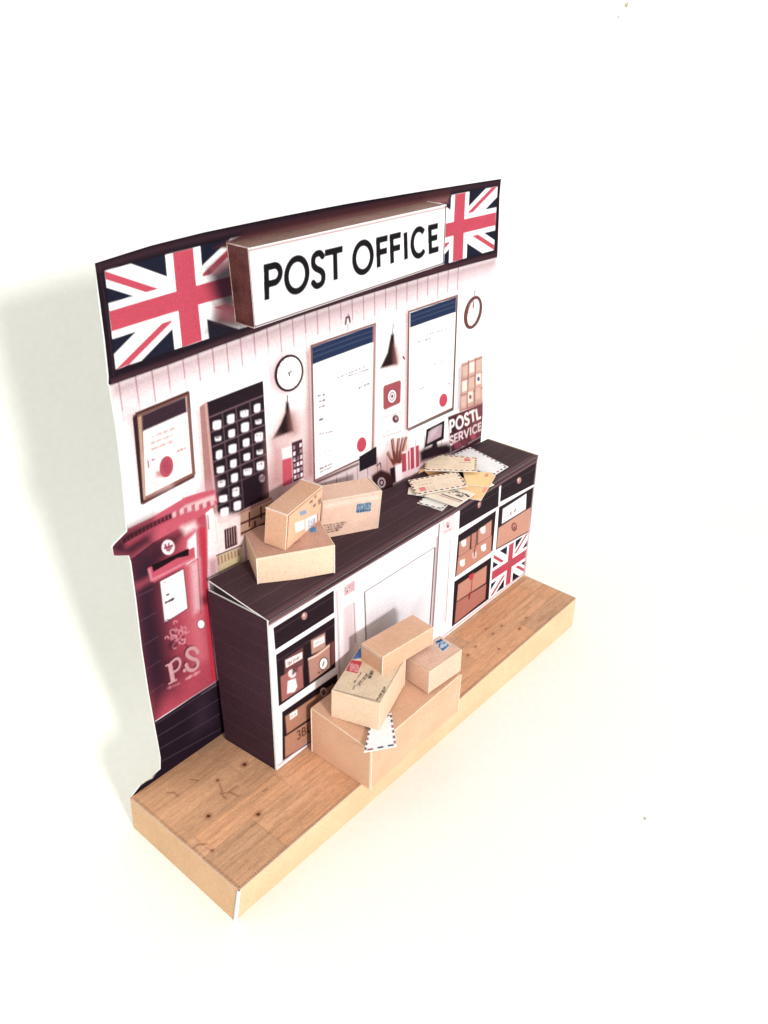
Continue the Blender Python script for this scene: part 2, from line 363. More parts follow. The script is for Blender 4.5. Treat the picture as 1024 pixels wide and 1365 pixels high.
us = lambda p: np.array(((p-fl.P[-1,0])@((pE-pB)/np.linalg.norm(pE-pB)), 0))
q = [np.array([fl.U[i,j], fl.V[i,j]]) for i, j in ((0,0),(0,-1),(-1,-1),(-1,0))]
dotted(fl, q[3]+[.06,.05], q[2]+[-.06,.05], (70,45,38), 190, .024, .4, .8); dotted(fl, q[3]+[.06,.05], q[0]+[.06,-.03], (70,45,38), 62, .024, .4, .8)
fl.build('floorboard_print', base, M_WOODPRINT)

# ================================================================== backdrop wall: one bowed sheet of card, printed
X0, X1 = 1.05, 14.3
def bow(x, z):
    s_ = np.clip((x-X0)/(X1-X0), 0, 1); return .5*4*s_*(1-s_)*np.clip((z-3.5)/9.5, 0, 1)
def wall_uv(p):
    Y = D
    for _ in range(6): X = ony(p, Y); Y = D+float(bow(X[0], X[2]))
    return (X[0], X[2])
def wall3(u, v, dy=0): return np.stack([u, D+bow(u, v)+dy, v], -1)
wall = thing('post_office_wall', (7.6, D, H), 'upright thin card wall printed as a post office interior, standing at the back of the platform', 'paper wall')
top = [(127,350)]+[(x, y) for x, y in ((200,327),(270,309.5),(330,297),(400,283),(460,271.5),(520,261.5),(600,248.5))]+[(668,238)]
right = [(666,262),(663,345),(657,400),(650,470),(643,560),(640,600)]
left = [(200,1046),(213.5,1025),(213.5,1010),(210.6,993),(204.7,962),(197.4,922),(188.6,864),(181,800),(174,749),(171,740),(165,739),(153,742),(149,729),(153,724),(169,708),(163.7,644),(155,571),(146,516),(143.5,511),(144,502),(139,454),(132,400)]
ol = [wall_uv(p) for p in top+right]+[(14.55,1.045),(.1,1.045),(.35,1.2)]+[wall_uv(p) for p in left]
ol = np.array(ol)
# the card: front boundary follows the outline, thickness behind
st = .022; us_, vs_ = np.arange(.0, 14.75, st), np.arange(1.03, 14.25, st)
lp = sorted([tuple(wall_uv(p)[::-1]) for p in left if p not in ((165,739),(153,742))]+[(wall_uv((150,741))[1], wall_uv((151,742))[0]), (1.045,.06), (1.2,.33)])
rp = sorted([tuple(wall_uv(p)[::-1]) for p in right]+[(1.03, 14.5)]); tp = [wall_uv(p) for p in top]
VV, TT = np.meshgrid(np.linspace(13.98, 1.03, len(vs_)), np.linspace(0, 1, len(us_)), indexing='ij')
V0 = VV
for _ in range(6):
    UU = np.interp(VV, *zip(*lp))*(1-TT)+np.interp(VV, *zip(*rp))*TT
    VV = 1.03+(V0-1.03)/12.95*(np.interp(UU, *zip(*tp))-1.03)
UU = UU+.012*(1-TT)-.012*TT; VV = VV-.006
ws = Sheet(wall3(UU, VV, -.012), np.stack([UU, VV], -1), wall_uv, (255,253,254))
inside = None
# --- panelling: grooves and warm printed halos
g0 = wall_uv((180,500))[0]; gd = (wall_uv((338.6,455))[0]-g0)/8.
g1 = wall_uv((180,500))
def vtop(u): return np.interp(u, *zip(*[wall_uv(p) for p in ((148,513),(227,485),(338,444),(380,428),(512,386),(661,343))]))
for k in range(-1, 27):
    u = g0+k*gd; vt = vtop(u)
    ws.uvline(np.array([(u, vt-random.uniform(.4,.7)), (u, vt)]), (120,66,80), .03, al=.8)
    ws.uvline(np.array([(u, vt-1.1), (u, vt)]), (225,170,180), .022, al=.3)
    ws.uvline(np.array([(u, 6.0), (u, vt)]), (226,180,186), .02, al=.32)
    ws.uvline(np.array([(u, 5.0), (u, random.uniform(7.0,8.4) if k < 8 else 6.9)]), (104,54,68), .03, al=.85)
pts = [wall_uv(p) for p in ((148,513),(227,485),(338,444),(380,428),(512,386),(661,343))]
ws.uvpoly(np.array(pts+[(u, v-.75) for u, v in pts[::-1]]), (228,165,178), f=.45, al=.5)
ws.uvpoly(np.array(pts+[(u, v-.25) for u, v in pts[::-1]]), (150,80,95), f=.25, al=.6)
# warm tint over the lower middle of the print
ws.poly([(400,660),(640,560),(640,620),(400,760)], (235,190,200), f=.9, al=.35)
ws.poly([(285,640),(420,590),(430,720),(300,790)], (226,178,176), f=.6, al=.6)
ws.poly([(365,560),(412,540),(415,650),(370,680)], (222,160,156), f=.5, al=.55)
ws.poly([(500,620),(560,600),(600,590),(600,640),(500,660)], (226,160,160), f=.4, al=.6)
ws.poly([(420,640),(540,590),(540,640),(430,690)], (190,120,124), f=.35, al=.5)
# --- fascia
fa = ws.part('fascia')
up = [(x, y+8-3*(x>560)) for x, y in top]
low = Z1((130,1000),(400,905),(780,765))+Z2((0,710),(450,565),(965,418)); lowu = Z1((150,935),(460,835),(690,740))+Z2((0,680),(720,455),(962,393))
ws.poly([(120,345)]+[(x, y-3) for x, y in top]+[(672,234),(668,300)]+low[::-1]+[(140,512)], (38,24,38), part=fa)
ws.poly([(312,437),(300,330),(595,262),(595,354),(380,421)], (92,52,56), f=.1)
ws.line(up, (95,60,72), .05, f=.08, al=.7); ws.line([(x+1, y-4) for x, y in low], (110,66,76), .05, f=.08, al=.7)
ws.line([(132,352),(140,405),(146,450),(151,500)], (85,55,68), .03, al=.5)
ws.line([(668,240),(666,262),(663,340)], (120,70,80), .06, al=.7)
fL = ws.flag([(139.5,361),(335,311.5),(345,430),(154,492)], 'union_flag', fa, 'union flag at the left end of the fascia, fading into painted shadow beside the sign')
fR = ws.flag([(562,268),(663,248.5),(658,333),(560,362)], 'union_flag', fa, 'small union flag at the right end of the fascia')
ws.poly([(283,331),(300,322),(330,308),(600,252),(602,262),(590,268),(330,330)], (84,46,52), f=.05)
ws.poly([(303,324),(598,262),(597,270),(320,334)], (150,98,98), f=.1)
ws.poly(Z1((560,480),(620,430),(700,400),(720,760),(560,760),(610,640)), (42,28,44), f=.28, al=.96)  # shadow beside the sign, painted over the flag
ws.poly(Z1((570,470),(660,430),(690,440),(600,500)), (165,100,110), f=.1, al=.7)
ws.poly(Z1((590,620),(690,640),(700,720),(600,700)), (170,100,108), f=.14, al=.7)
# --- framed notice at the left
a = ws.mark(Z3((158,250),(412,142),(442,525),(198,658)), 'framed_notice')
ws.poly(Z3((135,250),(175,235),(215,650),(185,640)), (224,166,172), f=.3, al=.8)
ws.poly(Z3((158,250),(412,142),(442,525),(198,658)), (150,100,92), part=a)
ws.poly(Z3((158,262),(178,245),(212,645),(195,655)), (66,36,42))
ws.poly(Z3((182,262),(198,250),(216,630),(208,636)), (214,170,150))
ws.poly(Z3((203,252),(402,166),(428,512),(218,618)), (253,240,238))
ws.poly(Z3((200,250),(400,165),(406,236),(203,325)), (70,46,60), f=.03)
ws.line(Z3((170,246),(300,192),(415,145)), (96,56,52), .07); ws.line(Z3((413,146),(440,522)), (120,70,64), .06); ws.line(Z3((203,650),(440,527)), (110,62,60), .08)
for k in range(3): ws.scribble(*Z3((245,350+k*28),(350,308+k*28)), (226,160,164), 2.0, 16, .05, .8)
ws.scribble(*Z3((360,415),(405,396)), (205,130,130), 2, 8, .05); ws.scribble(*Z3((245,455),(262,448)), (190,90,100), 1.5, 4, .05)
ws.poly(Z3((220,440),(240,520),(300,560),(330,570),(230,600)), (248,212,212), f=.2, al=.8)
ws.line(Z3((228,455),(232,490)), (120,60,70), .03); ws.poly(Z3((262,505),(290,500),(300,535),(265,530)), (235,160,165), f=.06)
b = ws.part('wax_seal', a); ws.ell(Z3((312,484))[0], 9.3, 14.5, (205,92,112), rot=8, part=b); ws.ell(Z3((312,484))[0], 6, 10, (182,74,96), f=.06, al=.7)
# --- pigeonhole rack
a = ws.part('pigeonhole_rack')
ws.poly(Z3((440,230),(480,200),(500,600),(470,590)), (226,170,172), f=.3, al=.8)
ws.poly(Z3((463,212),(497,188),(550,742),(488,592)), (196,140,136), part=a); ws.poly(Z3((485,200),(500,190),(548,735),(530,650)), (226,180,172))
ws.poly(Z3((497,190),(752,92),(780,625),(548,735)), (48,30,42), part=a)
ws.poly(Z3((546,735),(790,622),(796,632),(560,748)), (186,130,122), part=a)
def PG(x, y):                                # unit rack -> zoom coordinates
    tl, tr, br, bl = np.array((503,262)), np.array((754,160)), np.array((780,625)), np.array((548,735))
    return tuple((tl*(1-x)+tr*x)*(1-y)+(bl*(1-x)+br*x)*y)
for y in range(7):
    ws.line(Z3(PG(0,y/7),PG(1 if y < 6 else .5,y/7)), (128,98,108), .035, al=.9 if y < 5 else .5)
for x in (1,2,3):
    ws.line(Z3(PG(x/4,0),PG(x/4,1 if x < 3 else .72)), (112,84,96), .035, al=.8)
blobs = [[(542,295),(547,357),(552,430),(558,498),(563,562),(570,630),(577,692)],[(605,267),(609,333),(613,403),(617,470),(622,535),(628,600),(635,662)],[(667,243),(670,305),(675,375),(678,440),(682,508)],[(725,218),(731,280),(733,350),(737,418),(740,480)]]
for ci, cs in enumerate(blobs):
    for ri, (x, y) in enumerate(cs):
        w, h = random.uniform(13,18), random.uniform(15,22)
        if (ci,ri) in ((0,1),(3,1),(3,3)): w, h = 13, 10
        b = ws.part('pigeonhole_card', a)
        ws.poly(Z3((x-w,y-h*.55),(x-w*.5,y-h+4),(x+w*.6,y-h),(x+w,y-h*.9),(x+w,y+h*.5),(x+w*.6,y+h*.8),(x-w*.6,y+h),(x-w,y+h*.7)), (253,246,250), f=.035, part=b)
        if random.random() < .35: ws.scribble(*Z3((x-w*.7,y-h*.3),(x+w*.7,y-h*.5)), (90,66,80), 1.5, 5, .03)
ws.ell(Z3((747,537))[0], 3.6, 5, (214,190,200), f=.03, al=.8); ws.scribble(*Z3((738,540),(756,532)), (60,36,48), 3, 6, .03)
# --- clock at the left
def clock(c, rx, ry, rot, ring, lab, wr, sh_=True):
    if sh_: ws.ell((c[0]-6, c[1]+4), rx*1.1, ry*1.08, (228,170,180), f=.25, al=.8, rot=rot)
    a = ws.part('wall_clock', 0, lab)
    ws.ell(c, rx, ry, ring, rot=rot, part=a)
    b = ws.part('clock_face', a); ws.ell((c[0]+.6, c[1]), rx-wr, ry-wr*1.05, (255,252,252), rot=rot, part=b)
    for k in range(12):
        t = math.radians(k*30); x, y = math.cos(t), math.sin(t)
        ws.line([(c[0]+x*(rx-wr)*.78, c[1]+y*(ry-wr)*.8),(c[0]+x*(rx-wr)*.93, c[1]+y*(ry-wr)*.93)], (120,80,84), .03, al=.75)
    return b
clock(Z1((938,946))[0], 19.2, 25.2, 12, (56,34,36), 'dark rimmed clock between the pigeonhole rack and the first poster', 3.3)
c = Z1((938,946))[0]; ws.line([c,(c[0]+1,c[1]+4)], (90,60,66), .05); ws.line([c,(c[0]+4,c[1]-3)], (90,60,66), .04); ws.ell(c, 1.2, 1.5, (110,80,84))
# --- dark cone lamps
def lamp(pts, halo, cord, lab, hi):
    ws.poly(halo, (226,168,168), f=.3, al=.85)
    a = ws.part('cone_lamp', 0, lab)
    ws.line(cord, (90,60,66), .04); ws.poly(pts, (52,26,32), f=.05, part=a); ws.poly(hi, (176,120,116), f=.18, al=.75)
lamp(Z3((855,190),(869,190),(874,228),(890,322),(795,358),(832,290),(853,238)), Z3((850,220),(905,240),(915,320),(800,365)), Z3((863,160),(862,195)), 'dark cone lamp beneath the dark rimmed clock', Z3((872,240),(885,245),(900,330),(878,330)))
lamp(Z4((446,155),(461,150),(463,205),(476,290),(395,313),(430,240)), Z4((455,180),(490,250),(480,300),(420,310)), Z4((457,105),(454,152)), 'dark cone lamp between the two large posters', Z4((462,205),(470,215),(480,285),(462,290)))
ws.ell(Z4((505,262))[0], 1.3, 2.8, (70,40,46), rot=-30)
# --- calendar with red pocket
a = ws.part('calendar')
ws.poly(Z3((780,340),(850,390),(850,560),(780,600)), (222,156,156), f=.32, al=.75)
ws.poly(Z3((838,402),(880,388),(886,560),(842,576)), (226,96,118), part=a); ws.poly(Z3((838,402),(882,388),(884,440),(840,452)), (252,232,236), f=.03)
ws.poly(Z3((882,376),(930,358),(936,532),(890,556)), (88,54,68), part=a)
for r in range(6):
    for q_ in range(3):
        x, y = 893+q_*15+r*1, 398-q_*6+r*27
        if r < 2 and q_ == 1: continue
        ws.poly(Z3((x-5,y-7),(x+5,y-10),(x+5,y+6),(x-5,y+10)), (248,226,234) if (r+q_)%3 else (190,150,160))
ws.scribble(*Z3((890,450),(930,436)), (60,30,40), 2, 8, .04)
# --- the two large posters
def poster(out, inn, head, lab, seal, sr, dark_side):
    ws.poly(dark_side, (196,124,128), f=.22, al=.9)
    a = ws.part('poster', 0, lab)
    ws.poly(out, (150,98,94), part=a); ws.poly(inn, (255,254,254))
    ws.poly(head, (44,60,98), part=ws.part('poster_header', a))
    h = [np.array(p) for p in head]
    for t in (.3, .6): ws.line([tuple(h[0]*(1-t)+h[3]*t), tuple(h[1]*(1-t)+h[2]*t)], (88,100,134), .03, al=.6)
    b = ws.part('red_seal', a); ws.ell(seal, *sr, (224,84,106), rot=10, part=b)
    return a
poster(Z4((80,205),(378,102),(366,702),(95,826)), Z4((90,213),(371,113),(358,695),(103,815)), Z4((88,214),(372,113),(368,190),(90,293)), 'large white poster with navy header beside the dark rimmed clock', Z4((313,657))[0], (6.3,10.2), Z4((58,235),(84,210),(100,815),(66,800)))
ws.poly(Z4((366,120),(380,110),(372,690),(358,690)), (205,150,152), f=.06, al=.9)
for a_, b_, n_ in (((200,355),(330,300),16),((115,435),(150,428),6),((118,462),(150,452),6),((118,488),(150,478),6),((120,545),(145,538),5),((120,610),(185,595),8),((300,400),(355,375),7),((250,345),(355,310),9)):
    ws.scribble(*Z4(a_,b_), (120,96,110), 1.5, n_, .055, .95)
ws.scribble(*Z4((118,705),(172,682)), (150,96,104), 1.2, 9, .035); ws.scribble(*Z4((122,768),(180,742)), (90,60,72), 1.5, 12, .05, .95); ws.scribble(*Z4((126,782),(178,758)), (110,76,86), 1.4, 12, .04)
ws.poly(Z4((95,826),(300,738),(300,750),(110,835)), (120,70,72), f=.05)
ws.poly(Z4((302,712),(381,664),(382,745),(303,781)), (42,30,44), part=ws.part('black_card', 0, 'small black card at the foot of the first poster'))
ws.line(Z4((240,108),(243,80),(256,75),(260,98)), (86,48,50), .06, butt=False); ws.line(Z4((252,60),(252,78)), (150,110,116), .03); ws.line(Z4((249,110),(250,140)), (170,130,136), .025)
poster(Z2((558,664),(786,588))+Z4((732,494),(517,592)), Z2((566,670),(778,600))+Z4((724,488),(526,582)), Z2((568,672),(778,600),(775,668),(568,740)), 'large white poster with navy header beside the brown rimmed clock', Z4((685,455))[0], (5.4,9.2), Z2((548,680),(562,668))+Z4((522,585),(508,585)))
for a_, b_, n_ in (((600,160),(700,130),10),((570,190),(640,170),8),((620,300),(700,270),7),((690,390),(715,375),4),((545,415),(600,395),6)):
    ws.scribble(*Z4(a_,b_), (130,106,120), 1.4, n_, .05, .9)
ws.line(Z4((525,592),(732,497)), (70,36,42), .07, al=.9); ws.line(Z4((748,-5),(730,495)), (120,80,80), .05)
# --- clock at the right
clock(Z2((854,670))[0], 11.5, 23, 14, (124,74,70), 'brown rimmed clock at the upper right', 4.6, False)
c = Z2((850,655))[0]; ws.line(Z2((863,570),(862,592)), (90,60,66), .04); ws.ell(c, 3.2, 8, (244,214,206), f=.1, al=.8); ws.line(Z2((856,620),(856,650)), (110,76,80), .05)
# --- red telephone, card, pencils, radio, books, monitor
a = ws.part('red_telephone'); ws.poly(Z4((416,388),(486,363),(493,372),(490,462),(484,470),(418,500),(411,492),(411,398)), (186,92,100), f=.03, part=a)
c = Z4((452,437))[0]
for rx, ry, cc in ((6.2,9.6,(90,42,52)),(5.4,8.6,(250,232,236)),(3.6,6,(96,56,66)),(2.8,4.8,(246,226,232)),(1.4,2.4,(100,60,72))): ws.ell(c, rx, ry, cc, rot=8)
b = ws.part('telephone_dial', a); ws.ell(c, 6.2, 9.6, None, rot=8, part=b)
a = ws.part('price_card'); ws.poly(Z4((408,535),(490,508),(493,596),(410,623)), (254,248,250), part=a); ws.frame(Z4((408,535),(490,508),(493,596),(410,623)), (190,150,160), .03, .8)
ws.ell(Z4((468,540))[0], 4.6, 5.6, (110,44,62), f=.04); ws.ell(Z4((470,538))[0], 2, 2.5, (220,170,180)); ws.scribble(*Z4((425,600),(480,580)), (180,140,150), 1.4, 8, .03)
ws.poly(Z4((420,640),(530,600),(530,760),(430,800)), (236,180,176), f=.3, al=.6)
a = ws.part('pencil_pot')
for p0, p1, w in (((462,750),(430,692),.10),((466,745),(452,630),.13),((470,742),(482,628),.12),((478,742),(500,625),.10),((486,742),(516,622),.12)):
    ws.line(Z4(p0,p1), (128,66,58), w); ws.line(Z4(((p0[0]+p1[0])/2+4,(p0[1]+p1[1])/2),p1), (214,160,140), w*.35)
ws.poly(Z4((440,765),(505,738),(508,810),(446,838)), (248,230,234), f=.03, part=a); ws.poly(Z4((440,765),(466,754),(470,830),(446,838)), (50,26,36), f=.04)
ws.poly(Z4((360,798),(400,770),(440,785),(462,815),(455,850),(405,870),(360,830)), (72,36,38), f=.06, part=ws.part('old_radio'))
ws.ell(Z4((404,830))[0], 5.4, 7, (205,180,184)); ws.ell(Z4((404,830))[0], 3.4, 4.6, (70,40,46)); ws.ell(Z4((404,830))[0], 1.6, 2.2, (220,190,196))
ws.line(Z4((380,755),(398,740),(402,765)), (80,50,50), .04)
a = ws.part('book_row'); ws.poly(Z4((496,690),(578,655),(578,775),(500,812)), (246,214,218), f=.04, part=a)
for x, t, w in ((505,700,20),(527,688,7),(543,672,16),(566,664,14)): ws.poly(Z4((x-w/2,t),(x+w/2,t-5),(x+w/2+2,778-(x-500)*.35),(x-w/2+2,786-(x-500)*.35)), (200,78,98))
a = ws.part('computer_monitor'); ws.poly(Z4((608,588),(691,546),(687,632),(599,672)), (34,22,30), part=a); b = ws.part('screen', a); ws.poly(Z4((618,598),(680,563),(675,620),(611,654)), (206,176,190), part=b)
ws.poly(Z4((630,590),(665,573),(650,610),(615,640)), (226,204,214), f=.1, al=.7)
ws.poly(Z4((640,648),(655,640),(660,670),(680,668),(690,690),(600,700),(590,690),(630,668)), (40,24,34), f=.04, part=ws.part('black_telephone'))
ws.poly(Z4((575,690),(600,672),(700,650),(722,660),(722,700),(580,740)), (48,24,36), f=.12)
# --- parcel rack and sign at the right
a = ws.part('parcel_rack'); ws.poly(Z4((768,288),(862,250),(864,470),(758,508)), (232,186,172), f=.05, part=a)
ws.poly(Z4((750,310),(770,290),(765,505),(745,500)), (150,94,96), f=.15, al=.6)
for k in range(4): ws.line(Z4((770-k*3.5,300+k*68),(864,258+k*70)), (190,128,120), .05, al=.9)
for k in (1,2): ws.line(Z4((768+k*32,282-k*10),(760+k*33,500-k*10)), (170,108,104), .05, al=.9)
for k, (x, y) in enumerate(((785,320),(815,305),(845,295),(782,390),(813,375),(845,358),(777,460),(808,440),(843,425))):
    ws.poly(Z4((x-11,y-20),(x+11,y-28),(x+11,y+20),(x-11,y+28)), (250,226,216) if k%2 else (240,200,186), f=.04)
    if k in (5,7): ws.ell(Z4((x,y))[0], 1.8, 3, (80,110,170) if k == 5 else (170,100,96))
a = ws.part('service_sign'); ws.poly(Z4((706,532),(864,470),(864,612),(722,694)), (112,56,66), part=a)
ws.poly(Z4((800,495),(864,470),(864,612),(820,630)), (160,92,98), f=.3, al=.6); ws.poly(Z4((706,532),(740,520),(760,680),(722,694)), (52,26,38), f=.2, al=.7)
ws.letters('POSTL', Z4((716,548),(850,489),(857,535),(718,604)), (250,232,232), .085, .22); ws.letters('SERVICE', Z4((714,622),(858,555),(858,590),(716,660)), (240,214,216), .065, .22)
ws.line(Z4((752,532),(757,524)), (240,214,216), .04)
ws.ell(Z4((752,660))[0], 5.5, 5, (150,70,88), f=.06); ws.ell(Z4((822,622))[0], 3.4, 4, (206,90,110), f=.04); ws.ell(Z4((785,650))[0], 4, 4, (130,60,76), f=.06)
ws.poly(Z4((722,694),(864,612),(866,640),(724,730)), (80,40,52), f=.08)
# --- red pillar post box
body = Z5((500,0),(500,140),(497,250),(512,420),(530,600),(545,705),(262,890),(240,930),(215,800),(180,560),(140,300),(120,170))
cap_top = Z3((40,866),(55,832),(126,770),(250,712),(400,622),(470,600),(530,588)); cap_low = Z3((546,648),(500,690),(400,748),(250,830),(150,905),(70,898))
ws.poly(Z3((150,760),(300,660),(400,600),(520,560),(530,590),(250,720),(140,790)), (242,180,196), f=.3, al=.6)
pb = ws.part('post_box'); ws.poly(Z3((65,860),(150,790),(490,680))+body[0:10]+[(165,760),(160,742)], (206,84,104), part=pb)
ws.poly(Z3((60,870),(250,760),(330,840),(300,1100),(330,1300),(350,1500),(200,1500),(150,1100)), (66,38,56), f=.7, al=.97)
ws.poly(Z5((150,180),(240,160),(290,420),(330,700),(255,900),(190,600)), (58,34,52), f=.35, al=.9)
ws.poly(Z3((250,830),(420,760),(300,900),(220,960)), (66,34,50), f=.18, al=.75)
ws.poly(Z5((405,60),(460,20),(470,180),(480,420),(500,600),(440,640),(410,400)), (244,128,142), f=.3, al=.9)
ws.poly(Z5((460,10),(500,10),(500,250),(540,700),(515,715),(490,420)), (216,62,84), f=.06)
ws.poly(Z5((410,70),(448,30),(456,150),(405,182)), (253,232,236), f=.06); ws.poly(Z5((425,180),(458,160),(465,380),(440,400)), (250,200,208), f=.14, al=.9)
ws.line(Z5((450,28),(455,150),(470,400)), (160,60,80), .03, al=.8); ws.line(Z5((402,185),(456,150)), (190,90,106), .03)
ws.poly(Z5((160,270),(240,230),(250,250),(170,300)), (190,84,108), f=.12, al=.7)
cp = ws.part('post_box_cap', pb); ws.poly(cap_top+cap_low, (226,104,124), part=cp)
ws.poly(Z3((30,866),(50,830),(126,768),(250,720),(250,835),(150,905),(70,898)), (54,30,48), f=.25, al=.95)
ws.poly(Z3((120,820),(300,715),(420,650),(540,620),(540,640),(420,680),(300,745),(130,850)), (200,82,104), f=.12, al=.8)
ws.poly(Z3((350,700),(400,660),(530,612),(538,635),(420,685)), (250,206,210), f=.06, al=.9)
for k in range(24):
    t = k/23; x = 120+t*400; y = 818-t*180-26*math.sin(t*math.pi)*.6+ (8 if t > .8 else 0)
    c_ = (40,20,34) if t < .55 else ((246,196,204) if k%2 else (200,96,112))
    ws.line(Z3((x, y-11),(x+3, y+13)), c_, .09 if t < .55 else .11, f=.02, al=.9)
ws.poly(Z3((380,760),(440,735),(450,760),(400,790)), (255,226,228), f=.12, al=.9)
ws.ell(Z5((320,100))[0], 8.6, 10, (250,226,234), f=.02, part=ws.part('crown_badge', pb)); 
for a_, b_ in (((305,85),(318,118)),((322,80),(325,120)),((338,88),(330,112)),((300,105),(342,92))): ws.line(Z5(a_,b_), (160,60,84), .05)
sl = ws.part('letter_slot', pb); ws.poly(Z5((228,195),(440,98),(444,150),(255,262),(240,240)), (222,96,118), f=.02, part=sl); ws.line(Z5((232,198),(245,250),(440,150)), (246,170,184), .05, f=.03, al=.8)
ws.poly(Z5((245,182),(414,104),(414,138),(360,150),(252,213)), (38,16,28), f=.02)
nt_ = ws.part('collection_notice', pb); ws.poly(Z5((282,256),(390,198),(410,378),(304,444)), (253,248,250), part=nt_); ws.frame(Z5((282,256),(390,198),(410,378),(304,444)), (120,40,60), .035, .9)
ws.scribble(*Z5((312,318),(325,312)), (60,30,40), 1.5, 4, .05); ws.scribble(*Z5((308,352),(350,332)), (40,22,32), 2, 10, .06, 1); ws.scribble(*Z5((296,262),(312,256)), (90,60,70), 1, 4, .03)
ws.ell(Z5((470,450))[0], 5.2, 6.2, (120,40,60)); ws.ell(Z5((470,450))[0], 4.4, 5.4, (254,246,246), part=ws.part('lock_button', pb))
ws.ell(Z5((488,340))[0], 4, 6, (60,16,30), f=.12, al=.8)
for k in range(26):                          # embossed curls of the crest
    x, y = random.gauss(372,24), random.gauss(508,26); a0 = random.uniform(0,360); r_ = random.uniform(6,13)
    ws.line(Z5(*[(x+r_*math.cos(math.radians(a0+t)), y+r_*math.sin(math.radians(a0+t))) for t in range(0,230,40)]), (250,170,182) if k%3 else (92,26,46), .035, al=.75, butt=False)
ws.ell(Z5((335,545))[0], 4, 6, (70,24,42), f=.1, al=.7)
def serif(dx, c_, al):
    o = lambda *pts: Z5(*[(x+dx, y+dx*.8) for x, y in pts])
    ws.line(o((328,632),(343,712)), c_, .12, al=al); ws.line(o((308,640),(332,630)), c_, .05, al=al); ws.line(o((322,722),(360,702)), c_, .05, al=al)
    ws.line(o(*chaikin([(330,628),(362,600),(378,622),(368,655),(338,672)])), c_, .07, al=al)
    ws.ell(o((394,661))[0], 2, 2.6, c_, al=al)
    ws.line(o(*chaikin([(456,580),(440,556),(412,562),(402,588),(425,606),(452,612),(458,640),(435,662),(408,655),(402,632)])), c_, .095, al=al)
ws.ell(Z5((370,640))[0], 22, 17, (90,24,44), f=.25, al=.35, rot=-25)
serif(-6, (60,16,34), .75); serif(0, (240,178,186), .95)
ws.scribble(*Z5((400,700),(468,664)), (250,176,186), 2.2, 9, .06, .9); ws.scribble(*Z5((318,742),(378,716)), (240,150,164), 1.8, 8, .04, .7)
# plinth of the post box and skirting
pl = ws.part('plinth', pb); ws.poly(Z5((230,915),(545,705),(600,690),(600,1000),(150,1300),(150,1190),(250,1150)), (44,28,44), part=pl)
for k in range(4): ws.line(Z5((262,905+k*62),(560,715+k*70)), (118,98,118), .02, al=.55)
ws.line(Z5((440,775),(540,712)), (190,150,165), .03, al=.8); ws.line(Z5((470,770),(540,724)), (150,120,136), .03, al=.7)
ws.poly(Z5((440,800),(500,760),(520,900),(440,950)), (84,64,84), f=.4, al=.5)
for k in range(5): ws.line(Z5((165+k*9,330+k*115),(250+k*12,290+k*108)), (150,110,130), .02, al=.35)
# --- shelf items between the post box and the counter
ws.poly(Z3((498,700),(640,700),(655,860),(520,990),(505,900)), (250,224,224), f=.1, al=.8)
ws.line(Z3((500,705),(506,770)), (110,40,60), .03)
a = ws.part('pen_bundle'); ws.poly(Z3((575,775),(632,755),(636,838),(580,862)), (110,60,66), part=a)
for k in range(5): ws.line(Z3((580+k*11,768-k*4),(584+k*11,852-k*5)), (40,16,26), .055); ws.line(Z3((586+k*11,775-k*4),(590+k*11,848-k*5)), (224,180,182), .03)
a = ws.part('card_tray'); ws.poly(Z3((540,893),(655,848),(658,925),(548,972)), (238,214,170), part=a); ws.line(Z3((538,890),(656,842)), (90,50,50), .04)
for k in range(7): ws.line(Z3((548+k*15,895-k*6),(551+k*15,930-k*7)), (160,90,84), .045, al=.8)
ws.poly(Z3((498,905),(545,895),(548,972),(500,1000)), (196,116,134), f=.15, al=.7)
bp = ws.part('small_parcels'); ws.poly(Z3((648,700),(800,636),(800,760),(740,800),(650,800)), (214,170,146), f=.03, part=bp)
for a_, b_ in (((650,745),(800,680)),((690,690),(690,760)),((742,665),(744,720)),((650,790),(800,725)),((715,730),(716,790))): ws.line(Z3(a_,b_), (96,40,40), .06)
ws.poly(Z3((690,770),(800,740),(800,830),(690,830)), (70,30,36), f=.05)
tone(ws, .05, 1.3, 1.3, 11); g = fbm(UU, VV, 14, 14, 12, 3); ws.C *= (1+.06*(g-.5))[..., None]; ws.C = np.minimum(ws.C, .85)
ws.build('panelled_wall_print', wall, M_PRINT, inside)
